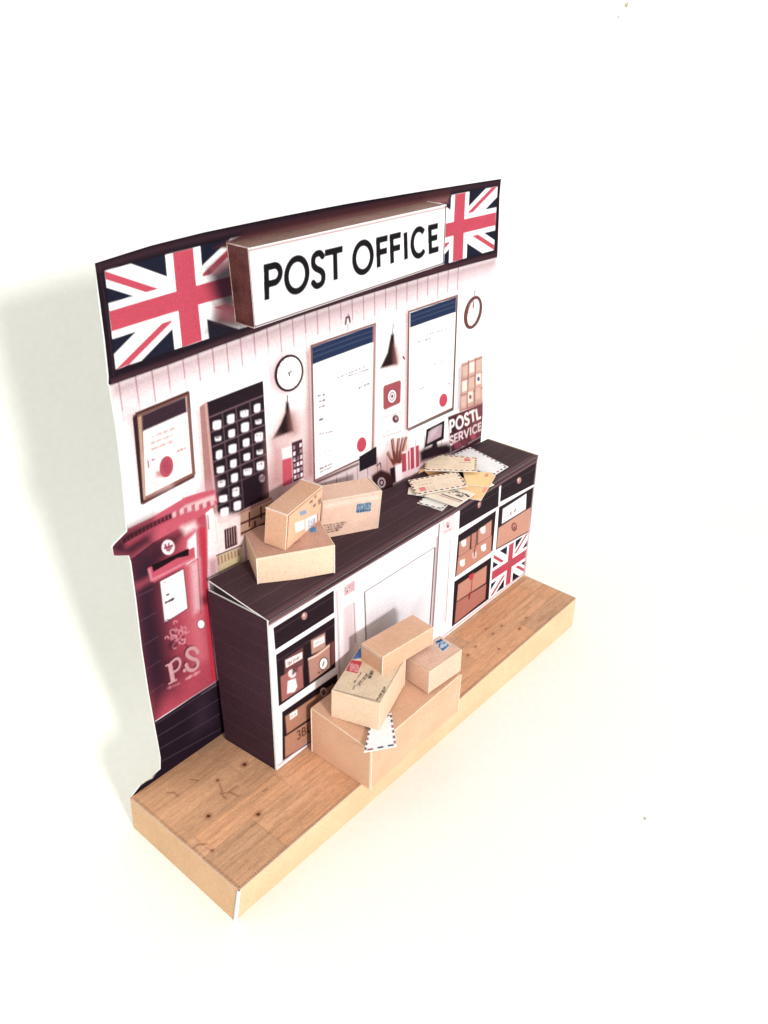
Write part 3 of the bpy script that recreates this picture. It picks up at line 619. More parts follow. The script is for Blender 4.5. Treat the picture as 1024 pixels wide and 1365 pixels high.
# card behind the print: strips across the sheet, thick towards the back
def wall_card():
    ys = []; n = len(ol)
    bm = bmesh.new(); off = wl(wall)
    # outline triangulated after dense resampling so that the card bows with the print
    pts = []
    for i in range(n):
        a, b = ol[i], ol[(i+1)%n]; k = max(1, int(np.linalg.norm(b-a)/.5))
        for t in range(k): pts.append(a+(b-a)*t/k)
    vf = [bm.verts.new(tuple((np.array([p[0], D, p[1]])-off)*S)) for p in pts]
    face = bm.faces.new(vf)
    for ax in np.arange(1, 14.5, .75): bmesh.ops.bisect_plane(bm, geom=bm.faces[:]+bm.edges[:]+bm.verts[:], plane_co=Vector(((ax-off[0])*S,0,0)), plane_no=Vector((1,0,0)))
    for az in np.arange(1.5, 14, 1.0): bmesh.ops.bisect_plane(bm, geom=bm.faces[:]+bm.edges[:]+bm.verts[:], plane_co=Vector((0,0,(az-off[2])*S)), plane_no=Vector((0,0,1)))
    r = bmesh.ops.extrude_face_region(bm, geom=bm.faces[:]); back = [v for v in r['geom'] if isinstance(v, bmesh.types.BMVert)]
    bs = set(back)
    for v in bm.verts:
        x, z = v.co.x/S+off[0], v.co.z/S+off[2]; v.co.y = (D+float(bow(x, z))+(.028 if v in bs else 0)-off[1])*S
    bmesh.ops.recalc_face_normals(bm, faces=bm.faces)
    me = bpy.data.meshes.new('card_sheet'); bm.to_mesh(me); bm.free(); return link('card_sheet', me, wall, [M_PAPER])
wall_card()

# ================================================================== projecting shop sign
Ys = 3.62
fq = [ony(p, Ys) for p in ((331,331),(595.5,272.5),(592,352),(340,437.5))]
sign = thing('shop_sign', (fq[0]+fq[2])/2+np.array([0,.5,0]), 'white box sign lettered POST OFFICE in black, between the two flags', 'sign')
ss = quad_sheet(fq, (255,253,254), .018)
ss.poly([(331,330),(596,271),(596,276),(332,337)], (236,196,200), f=.12, al=.6)
L_top = lambda x: 354.5+(x-353)*(299-354.5)/(584-353); L_bot = lambda x: 399+(x-358)*(333.5-399)/(583-358)
spans = (('P',355,375,0),('O',380.5,410,0),('S',415.5,432,0),('T',436,457,0),('O',471,496,0),('F',504,517,0),('F',522,534.5,0),('I',538.5,542.5,0),('C',548,566,0),('E',573,584,0))
lt = ss.part('sign_lettering', 0, 'POST OFFICE in black capitals')
for ch, a, b, _ in spans:
    qd = [(a,L_top(a)),(b,L_top(b)),(b+1,L_bot(b)),(a+1,L_bot(a))]
    if ch in 'OCS': qd = [(a,L_top(a)-.5),(b,L_top(b)-.5),(b+1,L_bot(b)+.8),(a+1,L_bot(a)+.8)]
    ss.letters(ch, qd, (26,22,30), .158, 0, widths=[1.])
ss.id[(ss.C.sum(-1) < .9) & (ss.V > .15)] = lt
ss.line([(331,333),(340,437)], (150,90,92), .05, al=.8); ss.line([(340,435.5),(592,350.5)], (110,66,68), .05, al=.85); ss.line([(332,334),(596,276)], (180,120,120), .035, al=.7); ss.line([(594.5,274),(591,351)], (90,60,64), .05)
ss.build('sign_front', sign)
bk = [p+np.array([0, (D+float(bow(p[0], p[2]))-.012)-Ys, 0]) for p in fq]
M_SIGNSIDE = noisy('reddish_brown_card', (.085,.026,.024), (.15,.05,.045), 260, .55, .3, amt=.3)
M_SIGNTOP = noisy('brown_wood_print', (.16,.075,.06), (.24,.13,.105), 60, .55, .3, amt=.35)
g_ = .02
panel('side_panel', [bk[0], fq[0]+np.array([0,g_,0]), fq[3]+np.array([0,g_,0]), bk[3]], (1,0,0), sign, M_SIGNSIDE, .05)
panel('side_panel', [fq[1]+np.array([0,g_,0]), bk[1], bk[2], fq[2]+np.array([0,g_,0])], (-1,0,0), sign, M_SIGNSIDE, .05)
i_ = np.array([.05,0,0]); panel('top_panel', [bk[0]+i_, bk[1]-i_, fq[1]+np.array([-.05,g_,0]), fq[0]+np.array([.05,g_,0])], (0,0,-1), sign, M_SIGNTOP, .05)
panel('bottom_panel', [bk[3]+i_, fq[3]+np.array([.05,g_,0]), fq[2]+np.array([-.05,g_,0]), bk[2]-i_], (0,0,1), sign, M_SIGNSIDE, .05)
prism('backing_card', [p+np.array([0,.004,0]) for p in fq], (0,.014,0), sign, [M_PAPER, M_PAPER])
M_CUTSIGN = noisy('pinkish_cut_edge', (.34,.2,.18), (.6,.46,.42), 300, .8, .1)
# pale cut edges along the left side panel
for a, b in ((bk[0], fq[0]), (fq[3], bk[3]), (bk[0], bk[3])):
    dz = np.array([0,0,.018]); dx = np.array([-.02,0,0])
    prism('cut_edge', [a+dx+dz, b+dx+dz, b+dx-dz*.3, a+dx-dz*.3] if a is not bk[0] or b is not bk[3] else [a+dx, a+dx+np.array([0,-.018,0]), b+dx+np.array([0,-.018,0]), b+dx], (.01,0,0), sign, [M_CUTSIGN, M_CUTSIGN])

# ================================================================== counter
hB, mB = onz((369,1027), H+.012), onz((700,765), H+.012)
dirx = mB-hB; dirx[2] = 0; dirx /= np.linalg.norm(dirx); nrm = np.array([dirx[1], -dirx[0], 0])
onf = lambda p: onplane(p, hB, nrm)
iT, lT = onf((358,828)), onf((717.5,607))
kB = onz((301,985), H+.012); jT = onx((277,787), kB[0]); nT = onz((648,584), lT[2]); jS = onx((278,774), kB[0])
rB = np.array([nT[0], min(nT[1], D-.03), H+.012]); 
for q_ in (kB, jT, jS, nT): q_[1] = min(q_[1], D-.03)
ctr_ = thing('post_counter', (hB+mB)/2+np.array([0,1,0]), 'dark brown counter with drawers, parcel shelves and a white cupboard door, against the wall', 'counter')
cs = quad_sheet([iT, lT, mB, hB], (253,246,248), .018)
cs.poly([(350,822),(722,600),(722,614.5),(350,839)], (84,56,64), part=cs.part('top_lip')); cs.line([(357,829),(450,770),(718,609)], (150,110,112), .04, al=.6); cs.line([(358,835),(470,766),(718,613)], (190,150,156), .04, f=.03, al=.6)
cs.poly([(358,827),(420,788),(420,796),(358,836)], (170,130,130), f=.1, al=.5)
DK = (50,32,42)
def drawer(q_, knob, lab, r=(3.6,5.2)):
    a = cs.part('drawer', 0, lab); cs.poly(q_, DK, part=a); h = [np.array(x) for x in q_]
    cs.line([tuple(h[0]*.75+h[3]*.25), tuple(h[1]*.75+h[2]*.25)], (100,76,88), .025, al=.6)
    cs.line([tuple(h[0]*.2+h[3]*.8), tuple(h[1]*.2+h[2]*.8)], (84,60,72), .025, al=.35)
    b = cs.part('knob', a); cs.ell(knob, *r, (206,150,146), part=b, rot=15); cs.ell((knob[0]-.8, knob[1]-1), r[0]*.4, r[1]*.4, (246,214,208))
drawer(Za((78,312),(520,36),(523,200),(92,474)), Za((305,225))[0], 'left drawer under the stacked parcels')
drawer(Z7((352,457),(553,332),(548,436),(348,552)), Z7((452,428))[0], 'middle drawer under the letter pile', (2,4.6))
drawer(Z7((563,324),(742,214),(735,322),(556,415)), Z7((653,305))[0], 'right end drawer', (2.8,4.4))
def box(q_, c_, edge=True, part=None): 
    cs.poly(q_, c_, f=.015, part=part)
    if edge: cs.frame(q_, tuple(int(v*.55) for v in c_), .025, .7)
a = cs.part('shelf', 0, 'upper left shelf holding files'); cs.poly(Za((97,508),(526,232),(532,598),(118,885)), DK, part=a)
cs.line(Za((100,560),(526,285)), (110,84,96), .02, al=.6)
b = cs.part('box_file', a); box(Za((158,542),(296,450),(300,600),(160,660)), (128,80,80), part=b); cs.poly(Za((166,548),(290,486),(290,534),(172,604)), (250,230,230)); cs.scribble(*Za((180,578),(285,515)), (120,60,64), 2.5, 9, .04)
box(Za((130,668),(225,610),(292,580),(300,745),(140,852)), (190,118,116), part=b); cs.poly(Za((185,700),(240,680),(252,740),(235,775),(180,790)), (255,240,240), f=.03); cs.ell(Za((215,645))[0], 5, 5.5, (250,226,228), f=.03)
cs.scribble(*Za((215,640),(255,610)), (60,30,36), 4, 6, .06)
b = cs.part('box_file', a); box(Za((352,402),(456,345),(460,455),(358,505)), (216,166,152), part=b); cs.poly(Za((370,408),(450,368),(452,415),(374,458)), (253,238,236), f=.02); cs.scribble(*Za((380,430),(440,398)), (190,140,140), 1.8, 6, .03)
box(Za((332,540),(490,425),(492,600),(345,712)), (214,158,142), part=b); cs.line(Za((332,540),(400,510),(490,440)), (250,220,206), .05, al=.9); cs.poly(Za((498,420),(525,405),(528,560),(500,590)), (130,78,76), f=.03)
c = Za((445,572))[0]; cs.ell(c, 6, 8.6, (60,36,40), rot=12); cs.ell(c, 4.9, 7.4, (253,244,244), rot=12); cs.line(Za((438,590),(450,555)), (80,50,56), .05); cs.scribble(*Za((405,640),(440,622)), (60,30,36), 1.6, 5, .05)
a = cs.part('shelf', 0, 'lower left shelf holding brown cartons'); cs.poly(Za((142,925),(545,645),(560,1010),(146,1282)), DK, part=a)
b = cs.part('carton', a); box(Za((165,957),(520,715),(520,850),(176,1085)), (206,148,124), part=b); cs.poly(Za((198,940),(252,905),(255,945),(202,982)), (253,240,236), f=.02); cs.ell(Za((445,780))[0], 4.6, 6, (240,214,204), f=.02); cs.ell(Za((445,780))[0], 3, 4, (150,96,90)); cs.scribble(*Za((205,960),(245,935)), (130,80,76), 1.2, 5, .03)
b = cs.part('carton', a); box(Za((163,1105),(520,872),(520,1030),(165,1256)), (212,156,130), part=b)
cs.letters('3BL', Za((250,1068),(348,1005),(352,1062),(255,1128)), (120,76,64), .05, .3, widths=[.5,.5,.45])
# left pilaster
a = cs.part('pilaster'); cs.poly(Za((528,12))+[(474,765),(478,885),(452,905)]+Za((548,600)), (250,236,240), part=a); cs.line([(449,788),(453,900)], (196,150,160), .05, f=.04, al=.8); cs.line([(475,768),(479,870)], (190,150,150), .05, f=.05, al=.7)
cs.poly(Z6((200,78),(248,45),(250,90),(202,120)), (238,190,196), part=cs.part('small_label')); cs.ell(Z6((220,88))[0], 2.6, 3.4, (255,240,240)); cs.frame(Z6((214,84),(224,78),(225,92),(215,98)), (110,60,64), .03); cs.poly(Z6((195,170),(246,140),(252,340),(200,420)), (228,205,210), f=.12, al=.7); cs.line(Z6((246,148),(252,330)), (150,110,120), .035, al=.8)
# cupboard door
a = cs.part('cupboard_door', 0, 'white panelled cupboard door'); dq = [(475,768),(586,697),(577,835),(478,900)]; cs.poly(dq, (254,251,253), part=a)
pn = [(485.5,789.5),(580,729),(573,838),(490,890)]; b = cs.part('door_panel', a); cs.poly(pn, (238,233,238), part=b)
cs.line([(485.5,789.5),(580,729)], (130,108,118), .035, al=.9); cs.line([(486,790),(489,880)], (90,66,72), .05, al=.95); cs.line([(580,730),(573,838)], (116,72,78), .07, al=.95); cs.line([(586,698),(577,836)], (128,86,92), .08, f=.03, al=.95); cs.line([(583,715),(576,836)], (196,156,162), .08, f=.04, al=.9)
cs.poly([(494,826),(520,806),(545,812),(560,800),(560,850),(492,890)], (210,204,212), f=.45, al=.5); cs.poly([(490,850),(530,825),(540,860),(490,900)], (190,184,194), f=.35, al=.4)  # soft grey smudges: the parcels' shadow painted onto the door
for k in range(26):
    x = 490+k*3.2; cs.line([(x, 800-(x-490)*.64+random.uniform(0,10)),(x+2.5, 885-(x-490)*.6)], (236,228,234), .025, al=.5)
# right pilaster
cs.poly([(587,697),(613,681),(604,838),(579,850)], (254,249,251), part=cs.part('pilaster')); cs.poly(Z7((270,505),(325,474),(326,546),(271,578)), (246,222,224), part=cs.part('small_label')); cs.frame(Z7((270,505),(325,474),(326,546),(271,578)), (222,180,186), .03, .8)
cs.ell(Z7((292,530))[0], 2.6, 4.4, (230,196,200)); cs.ell(Z7((293,538))[0], 1.1, 1.8, (110,60,66)); cs.scribble(*Z7((275,565),(310,548)), (80,60,66), 1, 4, .04)
cs.poly(Z7((285,620),(306,605),(282,1020),(262,1030)), (236,222,226), f=.05, al=.7); cs.line(Z7((306,603),(282,1020)), (150,116,124), .035, al=.8)
# right hand shelves
a = cs.part('shelf', 0, 'middle right shelf with four tan boxes'); cs.poly(Z7((345,582),(537,456),(519,660),(328,795)), DK, part=a)
for q_, c_ in ((((350,617),(408,582),(402,660),(346,692)),(222,158,140)), (((413,577),(444,560),(438,640),(410,656)),(214,148,130)), (((447,553),(515,505),(511,588),(443,628)),(228,164,146)), (((345,694),(515,582),(511,668),(333,790)),(226,158,138))):
    box(Z7(*q_), c_, part=cs.part('carton', a))
for x, y in ((373,622),(470,556),(366,722),(473,645),(427,683)): cs.poly(Z7((x-13,y-8),(x-4,y-14),(x+12,y-20),(x+11,y+10),(x+2,y+18),(x-10,y+14)), (255,244,240) if x != 427 else (240,206,196), f=.03)
cs.line(Z7((428,650),(426,690)), (110,50,46), .05); cs.line(Z7((440,560),(432,650)), (110,60,54), .04)
a = cs.part('shelf', 0, 'right shelf with a tan envelope and white paper'); cs.poly(Z7((551,440),(727,336),(709,562),(535,657)), DK, part=a)
cs.poly(Z7((571,450),(660,392),(690,372),(686,450),(566,524)), (253,246,248), f=.03, part=cs.part('white_paper', a)); cs.scribble(*Z7((582,492),(640,450)), (120,60,70), 3.2, 9, .05)
b = cs.part('tan_envelope', a); box(Z7((549,545),(640,485),(713,440),(706,558),(538,650)), (234,172,150), part=b); cs.ell(Z7((628,540))[0], 3.8, 5.8, (150,84,80)); cs.ell(Z7((629,539))[0], 2.2, 3.6, (224,160,142)); cs.ell(Z7((630,544))[0], 1.2, 2, (140,80,76))
a = cs.part('shelf', 0, 'lower right shelf with tan boxes tied in red'); cs.poly(Z7((325,817),(513,692),(499,905),(312,1046)), DK, part=a)
box(Z7((345,832),(490,734),(485,822),(337,918)), (230,164,142), part=cs.part('carton', a)); box(Z7((336,922),(488,828),(481,905),(326,1030)), (208,134,120), part=cs.part('carton', a))
cs.line(Z7((416,785),(412,850),(408,880)), (206,66,84), .06); cs.poly(Z7((400,785),(425,770),(422,800),(402,812)), (222,74,92), f=.02); cs.line(Z7((404,870),(400,905)), (170,60,66), .11)
cs.flag(Z7((525,680),(700,570),(683,770),(505,895)), 'union_flag', 0, 'small union flag in the lower right shelf')
cs.line([(370,1021),(700,763)], (214,164,176), .05, f=.03, al=.9); cs.poly([(716,612),(720,608),(703,768),(697,768)], (226,190,196), f=.05, al=.8)
tone(cs, .05, 1.5, 1.5, 21)
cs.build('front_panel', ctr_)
inn = -nrm
prism('front_card', [p+inn*.006 for p in (iT, lT, mB, hB)], inn*.05, ctr_, [M_PAPER, M_PAPER])
# side panels
sd = quad_sheet([jT, iT+inn*.06, hB+inn*.06, kB], (64,41,50), .03, 1.0)
for k in range(9):
    t = (k+.6)/9; a, b = np.array((sd.U[0,0], sd.V[0,0]))*(1-t)+np.array((0,0.))*t, np.array((sd.U[0,-1], sd.V[0,-1]))*(1-t)+np.array((sd.U[-1,-1], sd.V[-1,-1]))*t
    sd.uvline(np.array([a+[0,.0], b+[0,.0]]), (104,72,84), .02, f=.02, al=.22)
tone(sd, .2, .8, .8, 31); sd.build('side_panel', ctr_, lift=(-.012,0,0))
prism('side_card', [jT, iT+inn*.06, hB+inn*.06, kB], (.05,0,0), ctr_, [M_DARK, M_PAPER])
rT = np.array([lT[0], rB[1], lT[2]])
prism('side_card', [lT+inn*.06, np.array([nT[0], rB[1], lT[2]-.01]), rB, mB+inn*.06], (-.05,0,0), ctr_, [M_DARK, M_PAPER])
iv = [hB+inn*.07+np.array([.055,0,0]), mB+inn*.07+np.array([-.08,0,0]), rB+np.array([-.12,0,0]), kB+np.array([.055,0,0])]
tz = [iT[2]-.05, lT[2]-.05, lT[2]-.05, jS[2]-.04]; it_ = [np.array([p[0], p[1], z]) for p, z in zip(iv, tz)]
mesh('dark_fill_block', iv+it_, [[3,2,1,0],[4,5,6,7],[0,1,5,4],[1,2,6,5],[2,3,7,6],[3,0,4,7]], ctr_, M_GAP_SHADE)  # added filler block, its dark colour stands in for shade in the gap
# top board, its left end lifted at the back
up_ = np.array([0,0,.012]); tq = [jS+np.array([0,0,.02]), np.array([nT[0], nT[1], lT[2]])+up_, lT+up_+nrm*.014, iT+up_+nrm*.014]
ts = quad_sheet(tq, (72,52,57), .03, 1.05)
for t in (.2,.42,.66,.87):
    A = ts.P[int(t*(ts.P.shape[0]-1))]; i = int(t*(ts.P.shape[0]-1))
    ts.uvline(np.array([(ts.U[i,0], ts.V[i,0]), (ts.U[i,-1], ts.V[i,-1])]), (112,86,92), .022, f=.02, al=.3)
    ts.uvline(np.array([(ts.U[i,0], ts.V[i,0]-.04), (ts.U[i,-1], ts.V[i,-1]-.04)]), (40,24,30), .02, f=.02, al=.3)
g = fbm(ts.U, ts.V, .8, 3, 41, 4); ts.C *= (1+.22*(g-.5)*2)[..., None]
k = -1; ts.uvline(np.array([(ts.U[k,0], ts.V[k,0]+.08), (ts.U[k,-1], ts.V[k,-1]+.08)]), (120,88,90), .12, f=.06, al=.5)
ts.uvline(np.array([(ts.U[0,-1]-.02, ts.V[0,-1]), (ts.U[-1,-1]-.02, ts.V[-1,-1])]), (190,160,130), .05, al=.8)
ts.build('counter_top', ctr_)
card_grid('top_card', [p-np.array([0,0,.006]) for p in tq], (0,0,-.035), ctr_, M_PAPER, 10, M_DARK)

# ================================================================== parcels
def parcel(label, q, face, fold=M_FOLD, cutl=(), warp=None):
    """q: corner x, y, z, yaw, tilt a, b, width, depth, height. Body with worn folds and small flap edges."""
    x, y, z, yaw, a, b, w, d, h = q
    M = rotm(a, b, yaw); O = np.array([x, y, z]); e = .019
    t = thing('parcel', O, label, 'parcel', 'small card parcels around the counter')
    bm = bmesh.new(); bmesh.ops.create_cube(bm, size=1)
    for v in bm.verts: v.co = Vector(((v.co.x+.5)*w, (v.co.y+.5)*d, (v.co.z+.5)*h))
    rr = random.Random(len(label))
    for v in bm.verts: v.co += Vector((rr.uniform(-.006,.006), rr.uniform(-.006,.006), rr.uniform(0,.006) if v.co.z > .1 else 0))
    if warp:
        for v in bm.verts:
            if v.co.z > h*.5: v.co.z += warp[0] if v.co.y < d*.5 else warp[1]
    r = bmesh.ops.bevel(bm, geom=bm.edges[:], offset=e, segments=2, profile=.6, affect='EDGES')
    big = sorted(bm.faces, key=lambda f: -f.calc_area())[:6]
    for f in bm.faces: f.material_index = 0 if f in big else 1
    for v in bm.verts: p = M @ np.array(v.co); v.co = Vector(tuple(p*S))
    me = bpy.data.meshes.new('carton'); bm.to_mesh(me); bm.free(); link('carton', me, t, [face, fold])
    def wp(i, j, k, o=(0,0,0)): return O+M @ (np.array([i*w, j*d, k*h])+np.array(o))
    # cut white edges of glued flaps: thin raised strips of card
    for (A, B, o1, th) in cutl:
        A3, B3 = wp(*A, o1), wp(*B, o1); ax = (B3-A3)/np.linalg.norm(B3-A3); s1 = M @ np.array(th[0])*.45; s2 = M @ np.array(th[1])
        prism('flap_edge', [A3, B3, B3+s1, A3+s1], s2, t, [M_CUT, M_CUT])
    t_face = {'front': (wp(0,0,0), M @ np.array([0,-1.,0])), 'top': (wp(0,0,1), M @ np.array([0,0,1.])), 'side': (wp(0,0,0), M @ np.array([-1.,0,0]))}
    def decal(name, quad, facename, base_, paint=None, label_=None, ee=E_FRONT, step=.016, off=.014):
        P0, N = t_face[facename]
        if quad: c3 = [onplane(p, P0+N*off, N) for p in quad]
        else:
            g = .026; k0 = (0,0,1) if facename == 'front' else (0,1,1); k1 = (1,)+k0[1:]; k3 = (0,0,0) if facename == 'front' else (0,0,1); k2 = (1,)+k3[1:]
            gv = np.array([0,0,g]) if facename == 'front' else np.array([0,g,0])
            c3 = [wp(*k0, np.array([g,0,0])-gv)+N*off, wp(*k1, -np.array([g,0,0])-gv)+N*off, wp(*k2, gv-np.array([g,0,0]))+N*off, wp(*k3, gv+np.array([g,0,0]))+N*off]
        s_ = quad_sheet(c3, base_, step, ee)
        if paint: paint(s_)
        return s_.build(name, t, lift=N*.0, thing_off=False)

    return t, decal, t_face, wp

ex, ey, ez = np.eye(3)
TH = .03
def vedge(h_, x, y): return ((x,y,0),(x,y,1))
# lower parcel on the counter
t, dec, _, wp = parcel('flat kraft parcel lying on the left of the counter beneath a smaller upright parcel', (3.683,2.965,5.85,-.51,0,0,1.93,1.46,.80), M_KRAFT_CREAM,
    cutl=[((0,0,0),(0,0,1),(-.02,-.02,0),(ex*.05,ey*.03)), ((1,0,0),(1,0,1),(-.03,-.02,0),(ex*.05,ey*.03)), ((0,0,1),(1,0,1),(0,-.015,-.03),(ez*.035,ey*.02))])
dec('top_print', None, 'top', (.52,.30,.225), lambda s_: (tone(s_, .12, 3, 3, 51), s_.poly(ZP((475,390),(515,382),(520,412),(480,420)), (90,140,176)), s_.scribble(*ZP((300,500),(420,470)), (130,80,84), 2, 12, .03)), ee=E_TOP)
t, dec, _, wp = parcel('small upright kraft parcel with white address label, on the flat parcel', (4.368,2.70,6.665,.265,.085,.021,1.70,.605,.985), M_KRAFT,
    cutl=[((0,1,1),(0,0,1),(-.015,0,.0),(ez*.035,ex*.03)), ((1,0,1),(1,1,1),(-.03,0,.0),(ez*.03,ex*.045))])
def p2(s_):
    s_.poly(ZP((415,290),(458,275),(460,300),(422,318)), (176,190,222), f=.03)
    s_.poly(ZP((388,360),(445,340),(448,395),(392,420)), (253,244,236), f=.03); s_.poly(ZP((452,335),(528,300),(526,345),(455,412)), (250,246,252), f=.02, part=s_.part('address_label'))
    for a_, b_ in (((478,232),(498,222)),((508,200),(522,192)),((500,255),(518,245)),((530,225),(550,208)),((532,240),(550,226))): s_.line(ZP(a_,b_), (120,104,110), .08, al=.75)
    for k in range(4): s_.scribble(*ZP((470,352+k*15),(515,330+k*9)), (80,80,110), 1.4, 8, .035)
    s_.line(ZP((526,300),(526,350)), (190,90,130), .04); s_.poly(ZP((470,408),(512,375),(515,395),(480,414)), (80,130,170), f=.02); tone(s_, .08, 3, 3, 52)
dec('printed_face', None, 'front', (.68,.41,.27), p2)
t, dec, _, wp = parcel('upright pinkish kraft parcel with a blue stamp, standing behind on the counter', (6.177,3.33,5.86,-.389,.06,.045,1.717,.75,1.2), M_KRAFT_PINK,
    cutl=[((1,0,0),(1,0,1),(-.02,-.015,0),(ex*.035,ey*.03)), ((1,0,1),(1,1,1),(-.05,0,.01),(ex*.05,ez*.025)), ((0,0,1),(1,0,1),(0,-.01,-.02),(ez*.04,ey*.02))])
def p3(s_):
    s_.poly(ZP((768,238),(868,228),(862,288),(762,300)), (232,220,214), part=s_.part('postage_stamp')); s_.poly(ZP((772,242),(862,232),(857,284),(766,295)), (78,130,172))
    for k in range(7): s_.scribble(*ZP((774,250+k*6),(858,240+k*6)), (190,214,226) if k%2 else (40,76,130), 2.5, 12, .035)
    for k in range(4): s_.scribble(*ZP((566,376+k*16),(705-k*12,354+k*15)), (104,66,76), 1.3, 18, .032, .9)
    s_.poly(ZP((566,245),(900,190),(900,205),(566,262)), (252,226,212), f=.1, al=.8)
    tone(s_, .1, 4, 4, 53)
dec('printed_face', None, 'front', (.63,.425,.335), p3)

# floor parcels
t, dec, _, wp = parcel('largest plain kraft box at the bottom of the pile on the platform', (4.07,-.341,1.06,.005,0,0,3.762,2.002,1.46), M_KRAFT, warp=(-.13,.03),
    cutl=[((0,0,0),(0,0,.92),(.01,-.03,0),(ex*.05,ey*.03)), ((1,0,0),(1,0,.92),(-.04,-.03,0),(ex*.05,ey*.03)), ((0,1,0),(0,1,1),(-.02,-.03,0),(ey*.03,ex*.02))])
def p5(s_):
    s_.poly(Z6((245,372),(278,352),(282,398),(238,408)), (88,120,176), part=s_.part('postage_stamp', 0, 'blue stamp')); s_.poly(Z6((234,408),(284,416),(262,470),(208,458)), (206,74,84), part=s_.part('postage_stamp', 0, 'red stamp'))
    for k in range(3): s_.scribble(*Z6((228,428+k*12),(268,436+k*12)), (240,190,190), 2, 8, .035)
    for a_, b_, n_, w_ in (((240,543),(252,520),5,.03),((246,512),(282,462),10,.035),((264,520),(306,470),11,.03),((270,525),(330,455),13,.03),((316,492),(330,460),7,.09),((350,592),(388,530),14,.05),((362,585),(392,540),9,.03)):
        s_.scribble(*Z6(a_,b_), (76,60,66), 1.5, n_, w_, .9)
    q0 = s_.uvs([(442.5,921),(508.4,937.3),(542,877),(479,862.6)]); c0 = q0.mean(0); q0 = c0+(q0-c0)*.955
    dotted(s_, q0[0], q0[1], (66,50,56), 22, .045, .55); dotted(s_, q0[1], q0[2], (66,50,56), 24, .045, .55)
    tone(s_, .1, 4, 4, 54)
t, dec, _, wp = parcel('cream parcel with red stamp and printed address, slanting on the left of the largest box', (4.637,-.127,2.50,.334,0,0,1.861,1.29,.865), M_KRAFT_CREAM,
    cutl=[((1,0,0),(1,0,1),(-.04,-.012,0),(ex*.04,ey*.02))])
dec('printed_top', None, 'top', (.70,.545,.39), p5, ee=E_TOP)
def p5f(s_):
    q0 = s_.uvs([(443.5,954),(502,972.5),(539,911)]); dotted(s_, q0[0]*.98, q0[1]*.98, (120,96,84), 26, .02, .5, .5)
    for k in range(5): s_.scribble((511,960-k*1.5+k*6-14),(519,948+k*6-16), (170,140,110), 1.2, 6, .022)
t, dec, _, wp = parcel('small pinkish parcel with a blue stamp on the right end of the largest box', (6.508,-.202,2.50,-.075,0,0,1.317,.808,.738), M_KRAFT_PINK,
    cutl=[((0,0,0),(0,0,1),(0,-.018,0),(ex*.035,ey*.02))])
def p6(s_):
    s_.poly(Z6((612,325),(640,308),(685,342),(648,374)), (226,222,222), part=s_.part('postage_stamp')); s_.poly(Z6((615,326),(641,312),(680,342),(649,370)), (62,112,164))
    for k in range(4): s_.scribble(*Z6((622+k*6,332+k*6),(650+k*6,318+k*6)), (200,216,232) if k%2 else (30,60,110), 2.5, 8, .05)
    s_.ell(Z6((648,342))[0], 3, 2.4, (190,210,230), f=.03, al=.8); tone(s_, .12, 4, 4, 55)
dec('printed_top', None, 'top', (.66,.44,.34), p6, ee=E_TOP)
t, dec, _, wp = parcel('plain narrow kraft parcel bridging the top of the pile on the platform', (5.487,.532,3.375,-.107,0,0,1.853,.769,.551), M_KRAFT,
    cutl=[((0,0,0),(0,0,1),(-.01,-.02,0),(ex*.05,ey*.03)), ((1,0,0),(1,0,1),(-.03,-.02,0),(ex*.04,ey*.03)), ((0,0,1),(0,1,1),(-.012,0,-.06),(ez*.03,ex*.02))])

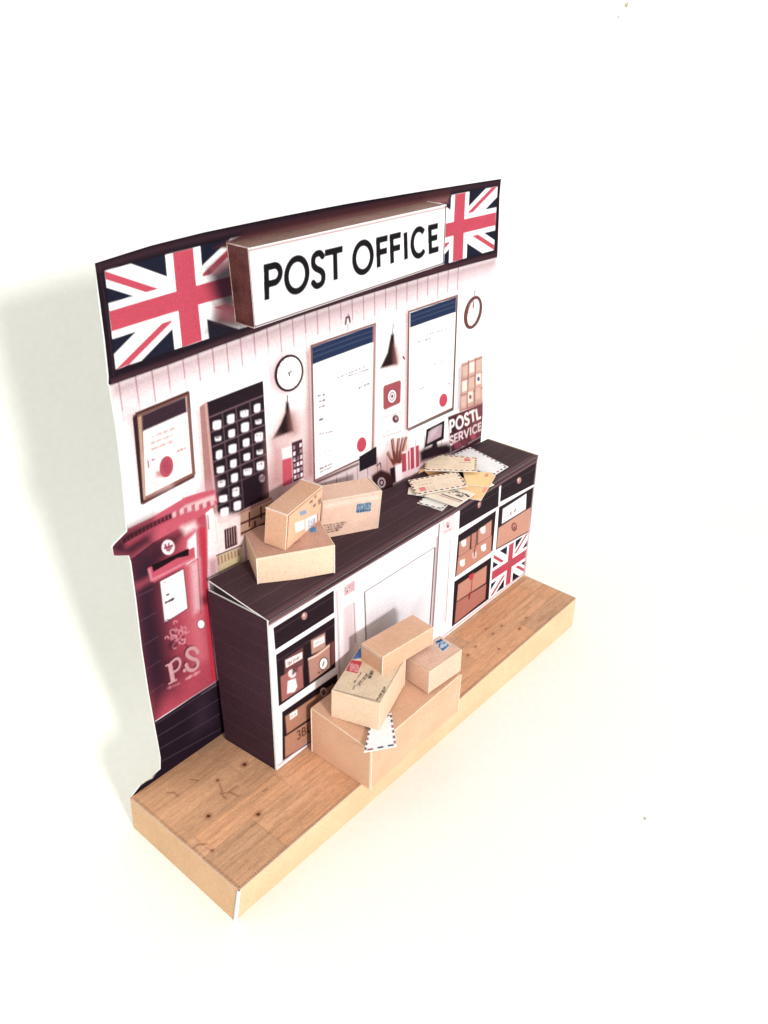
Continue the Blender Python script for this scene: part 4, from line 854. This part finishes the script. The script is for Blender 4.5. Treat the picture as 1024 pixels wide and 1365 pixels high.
# ================================================================== letters
ZT = lT[2]*.8+iT[2]*.2+.03
def letter(px, z, label, base, style='airmail', ee=1.0, stamp=None, cat='envelope', lifts=(0,0,0,0), seed=0):
    """px: seen corners top-left, top-right, bottom-right, bottom-left of the letter lying at height z"""
    random.seed(100+seed)
    c3 = [onz(p, z+l) for p, l in zip(px, lifts)]
    t = thing('letter', sum(c3)/4, label, cat, 'loose letters')
    s_ = quad_sheet(c3, base, .014, ee)
    W = np.linalg.norm(c3[1]-c3[0]); Hh = np.linalg.norm(c3[3]-c3[0])
    def q(x, y): 
        i, j = int(np.clip(y,0,1)*(s_.P.shape[0]-1)), int(np.clip(x,0,1)*(s_.P.shape[1]-1)); return np.array([s_.U[i,j], s_.V[i,j]])
    def bar(x0,y0,x1,y1,c,w,al=.95): s_.uvline(np.array([q(x0,y0), q(x1,y1)]), c, w, al=al)
    def words(x0, y, x1, c, w=.03, al=.8):
        x = x0
        while x < x1:
            L = random.uniform(.02,.07); jit = random.uniform(-.012,.012); bar(x, y+jit, min(x+L, x1), y-jit, c, w, al); x += L+random.uniform(.012,.03)
    if style == 'airmail':
        k = 0
        for (a, b, L) in (((.02,.05),(.98,.05),W), ((.975,.03),(.975,.97),Hh), ((.98,.95),(.02,.95),W), ((.025,.97),(.025,.03),Hh)):
            n = max(3, int(L/.17))
            for i in range(n):
                f0, f1 = (i+.2)/n, (i+.72)/n; k += 1
                bar(a[0]+(b[0]-a[0])*f0, a[1]+(b[1]-a[1])*f0, a[0]+(b[0]-a[0])*f1, a[1]+(b[1]-a[1])*f1, (44,48,78) if k%3 else (150,60,76), .055)
        if stamp is not None:
            for yy in (.22,.3,.62,.7,.78,.84):
                words(.07, yy, .45 if yy < .5 else .4, (206,160,140), .028, .7); words(.55, yy, .92, (212,166,146), .026, .6)
            words(stamp[2], stamp[3], stamp[2]+.26, (96,80,90), .035)
    if style == 'print':
        for k in range(5): bar(.05, .2+k*.13, .95, .2+k*.13, (210,160,150) if k%2 else (110,80,84), .02, .6)
        for k in range(26): x, y = random.uniform(.35,.8), random.uniform(.15,.45); bar(x, y, x+random.uniform(.02,.08), y+random.uniform(-.03,.03), (50,42,50), .045, .9)
        bar(.3,.62,.97,.62,(70,50,56),.05); bar(.3,.7,.97,.7,(190,90,90),.025); words(.08,.5,.3,(190,150,130)); bar(.8,.2,.98,.3,(40,34,42),.07)
    if style == 'tan':
        s_.uvpoly(np.array([q(0,0), q(.5,0), q(.35,1), q(0,1)]), (246,214,160), f=.2, al=.5)
    if stamp is not None:
        sx, sy = stamp[0], stamp[1]; sc = stamp[4] if len(stamp) > 4 else (214,90,104); i = s_.part('stamp', 0)
        s_.uvpoly(np.array([q(sx,sy), q(sx+.11,sy), q(sx+.11,sy+.2), q(sx,sy+.2)]), sc, part=i)
        for k in range(3): bar(sx+.01, sy+.05+k*.05, sx+.1, sy+.05+k*.05, (240,190,186), .02, .6)
    tone(s_, .07, 4, 4, 60+seed)
    s_.build('printed_face', t)
    card_grid('paper', [p-np.array([0,0,.004]) for p in c3], (0,0,-.016), t, M_PAPER, 6)
    return t
letter([(626.9,596),(677.8,622),(652,638),(601,607)], ZT+.02, 'large blank white airmail envelope at the back right of the letter pile', (253,251,250), 'airmail', lifts=(.02,0,0,.03), seed=1)
letter([(577,600),(598,608),(586,626),(555.6,615)], ZT+.045, 'pale letter with red marks poking out at the back left of the letter pile', (240,214,196), 'airmail', stamp=(.55,.1,.2,.3), seed=2)
letter([(562.5,623.5),(604,630),(588,652),(552,640)], ZT+.05, 'tan envelope peeking out between the two printed airmail letters', (228,184,138), 'tan', lifts=(.03,.02,0,0), seed=3)
letter([(632,628),(659,646),(645,652),(620,640)], ZT+.055, 'small white slip peeking out at the right of the letter pile', (250,244,232), 'plain', seed=4)
letter([(615,637),(661,634),(641.6,666.8),(603,660)], ZT+.085, 'tan envelope with reddish edge print overhanging the counter edge', (238,196,146), 'tan', stamp=(.86,.5,0,0,(226,150,120)), lifts=(.02,.02,0,0), seed=5)
letter([(617,628),(657.5,630),(650,649),(622,646)], ZT+.12, 'tan envelope with a red stamp above a blue stamp', (242,204,150), 'tan', stamp=(.76,.12,0,0,(206,110,110)), lifts=(.02,.02,.01,.01), seed=6)
letter([(592,643),(634,658),(608.5,675.5),(566,661)], ZT+.15, 'cream letter with heavy black postmark and ruled lines at the front of the pile', (246,232,212), 'print', seed=7)
letter([(545,650),(560,646),(586,664),(543.5,658)], ZT+.12, 'cream envelope corner showing at the far left under the slanting airmail letter', (248,236,214), 'plain', seed=8)
letter([(566.5,662.8),(598.6,671.5),(589.5,680.5),(555.6,672)], ZT+.03, 'lower of two small white airmail envelopes at the front of the pile', (248,244,234), 'plain', seed=9)
letter([(566.5,661.8),(598.9,670.5),(589.6,678.6),(556,670.4)], ZT+.07, 'upper of two small white airmail envelopes at the front of the pile', (250,246,238), 'airmail', seed=10)
letter([(544,640),(609.5,628),(623.8,647.8),(555,659.8)], ZT+.19, 'cream airmail letter slanting across the left of the pile, red stamp at lower left', (246,228,204), 'airmail', stamp=(.12,.62,.14,.45), lifts=(0,.02,.03,0), seed=11)
letter([(568.3,604.8),(636.3,609.6),(635.4,628.6),(566,626.8)], ZT+.23, 'cream airmail letter straight on top of the pile, red stamp at upper right', (248,228,200), 'airmail', stamp=(.76,.12,.66,.42), lifts=(0,.0,.02,.02), seed=12)
letter([(494,962),(522,950),(529.2,994.6),(485.2,1002.8)], 2.512, 'white airmail letter under the cream parcel, hanging over the edge of the largest box', (254,252,252), 'airmail', lifts=(.0,.0,-.02,-.02), seed=13)

# ================================================================== light: one large lamp in front, pale surroundings
def area(name, frm, to, size, watts, colr):
    ld = bpy.data.lights.new(name, 'AREA'); ld.shape = 'DISK'; ld.size = size; ld.energy = watts; ld.color = colr
    o = bpy.data.objects.new(name, ld); col.objects.link(o); o.location = Vector(frm)*S
    o.rotation_euler = (Vector(to)-Vector(frm)).to_track_quat('-Z', 'Y').to_euler(); return o
tgt = Vector((7, 5, 6)); dirl = Vector((-.30, -1, .34)).normalized()
area('key_lamp', tgt+dirl*190, tgt, .25, 29, (1, .985, .965))
w = bpy.data.worlds.new('World'); scene.world = w; w.use_nodes = True
bg = w.node_tree.nodes['Background']; bg.inputs['Color'].default_value = (1, 1, .985, 1); bg.inputs['Strength'].default_value = .78
vs = scene.view_settings; vs.view_transform = 'Standard'; vs.look = 'None'; vs.exposure = .16; vs.gamma = 1; vs.use_curve_mapping = False
scene.cycles.max_bounces = 6; scene.cycles.use_denoising = True
print('top z', iT[2], lT[2], jT, jS, nT, 'kB', kB, 'rB', rB)
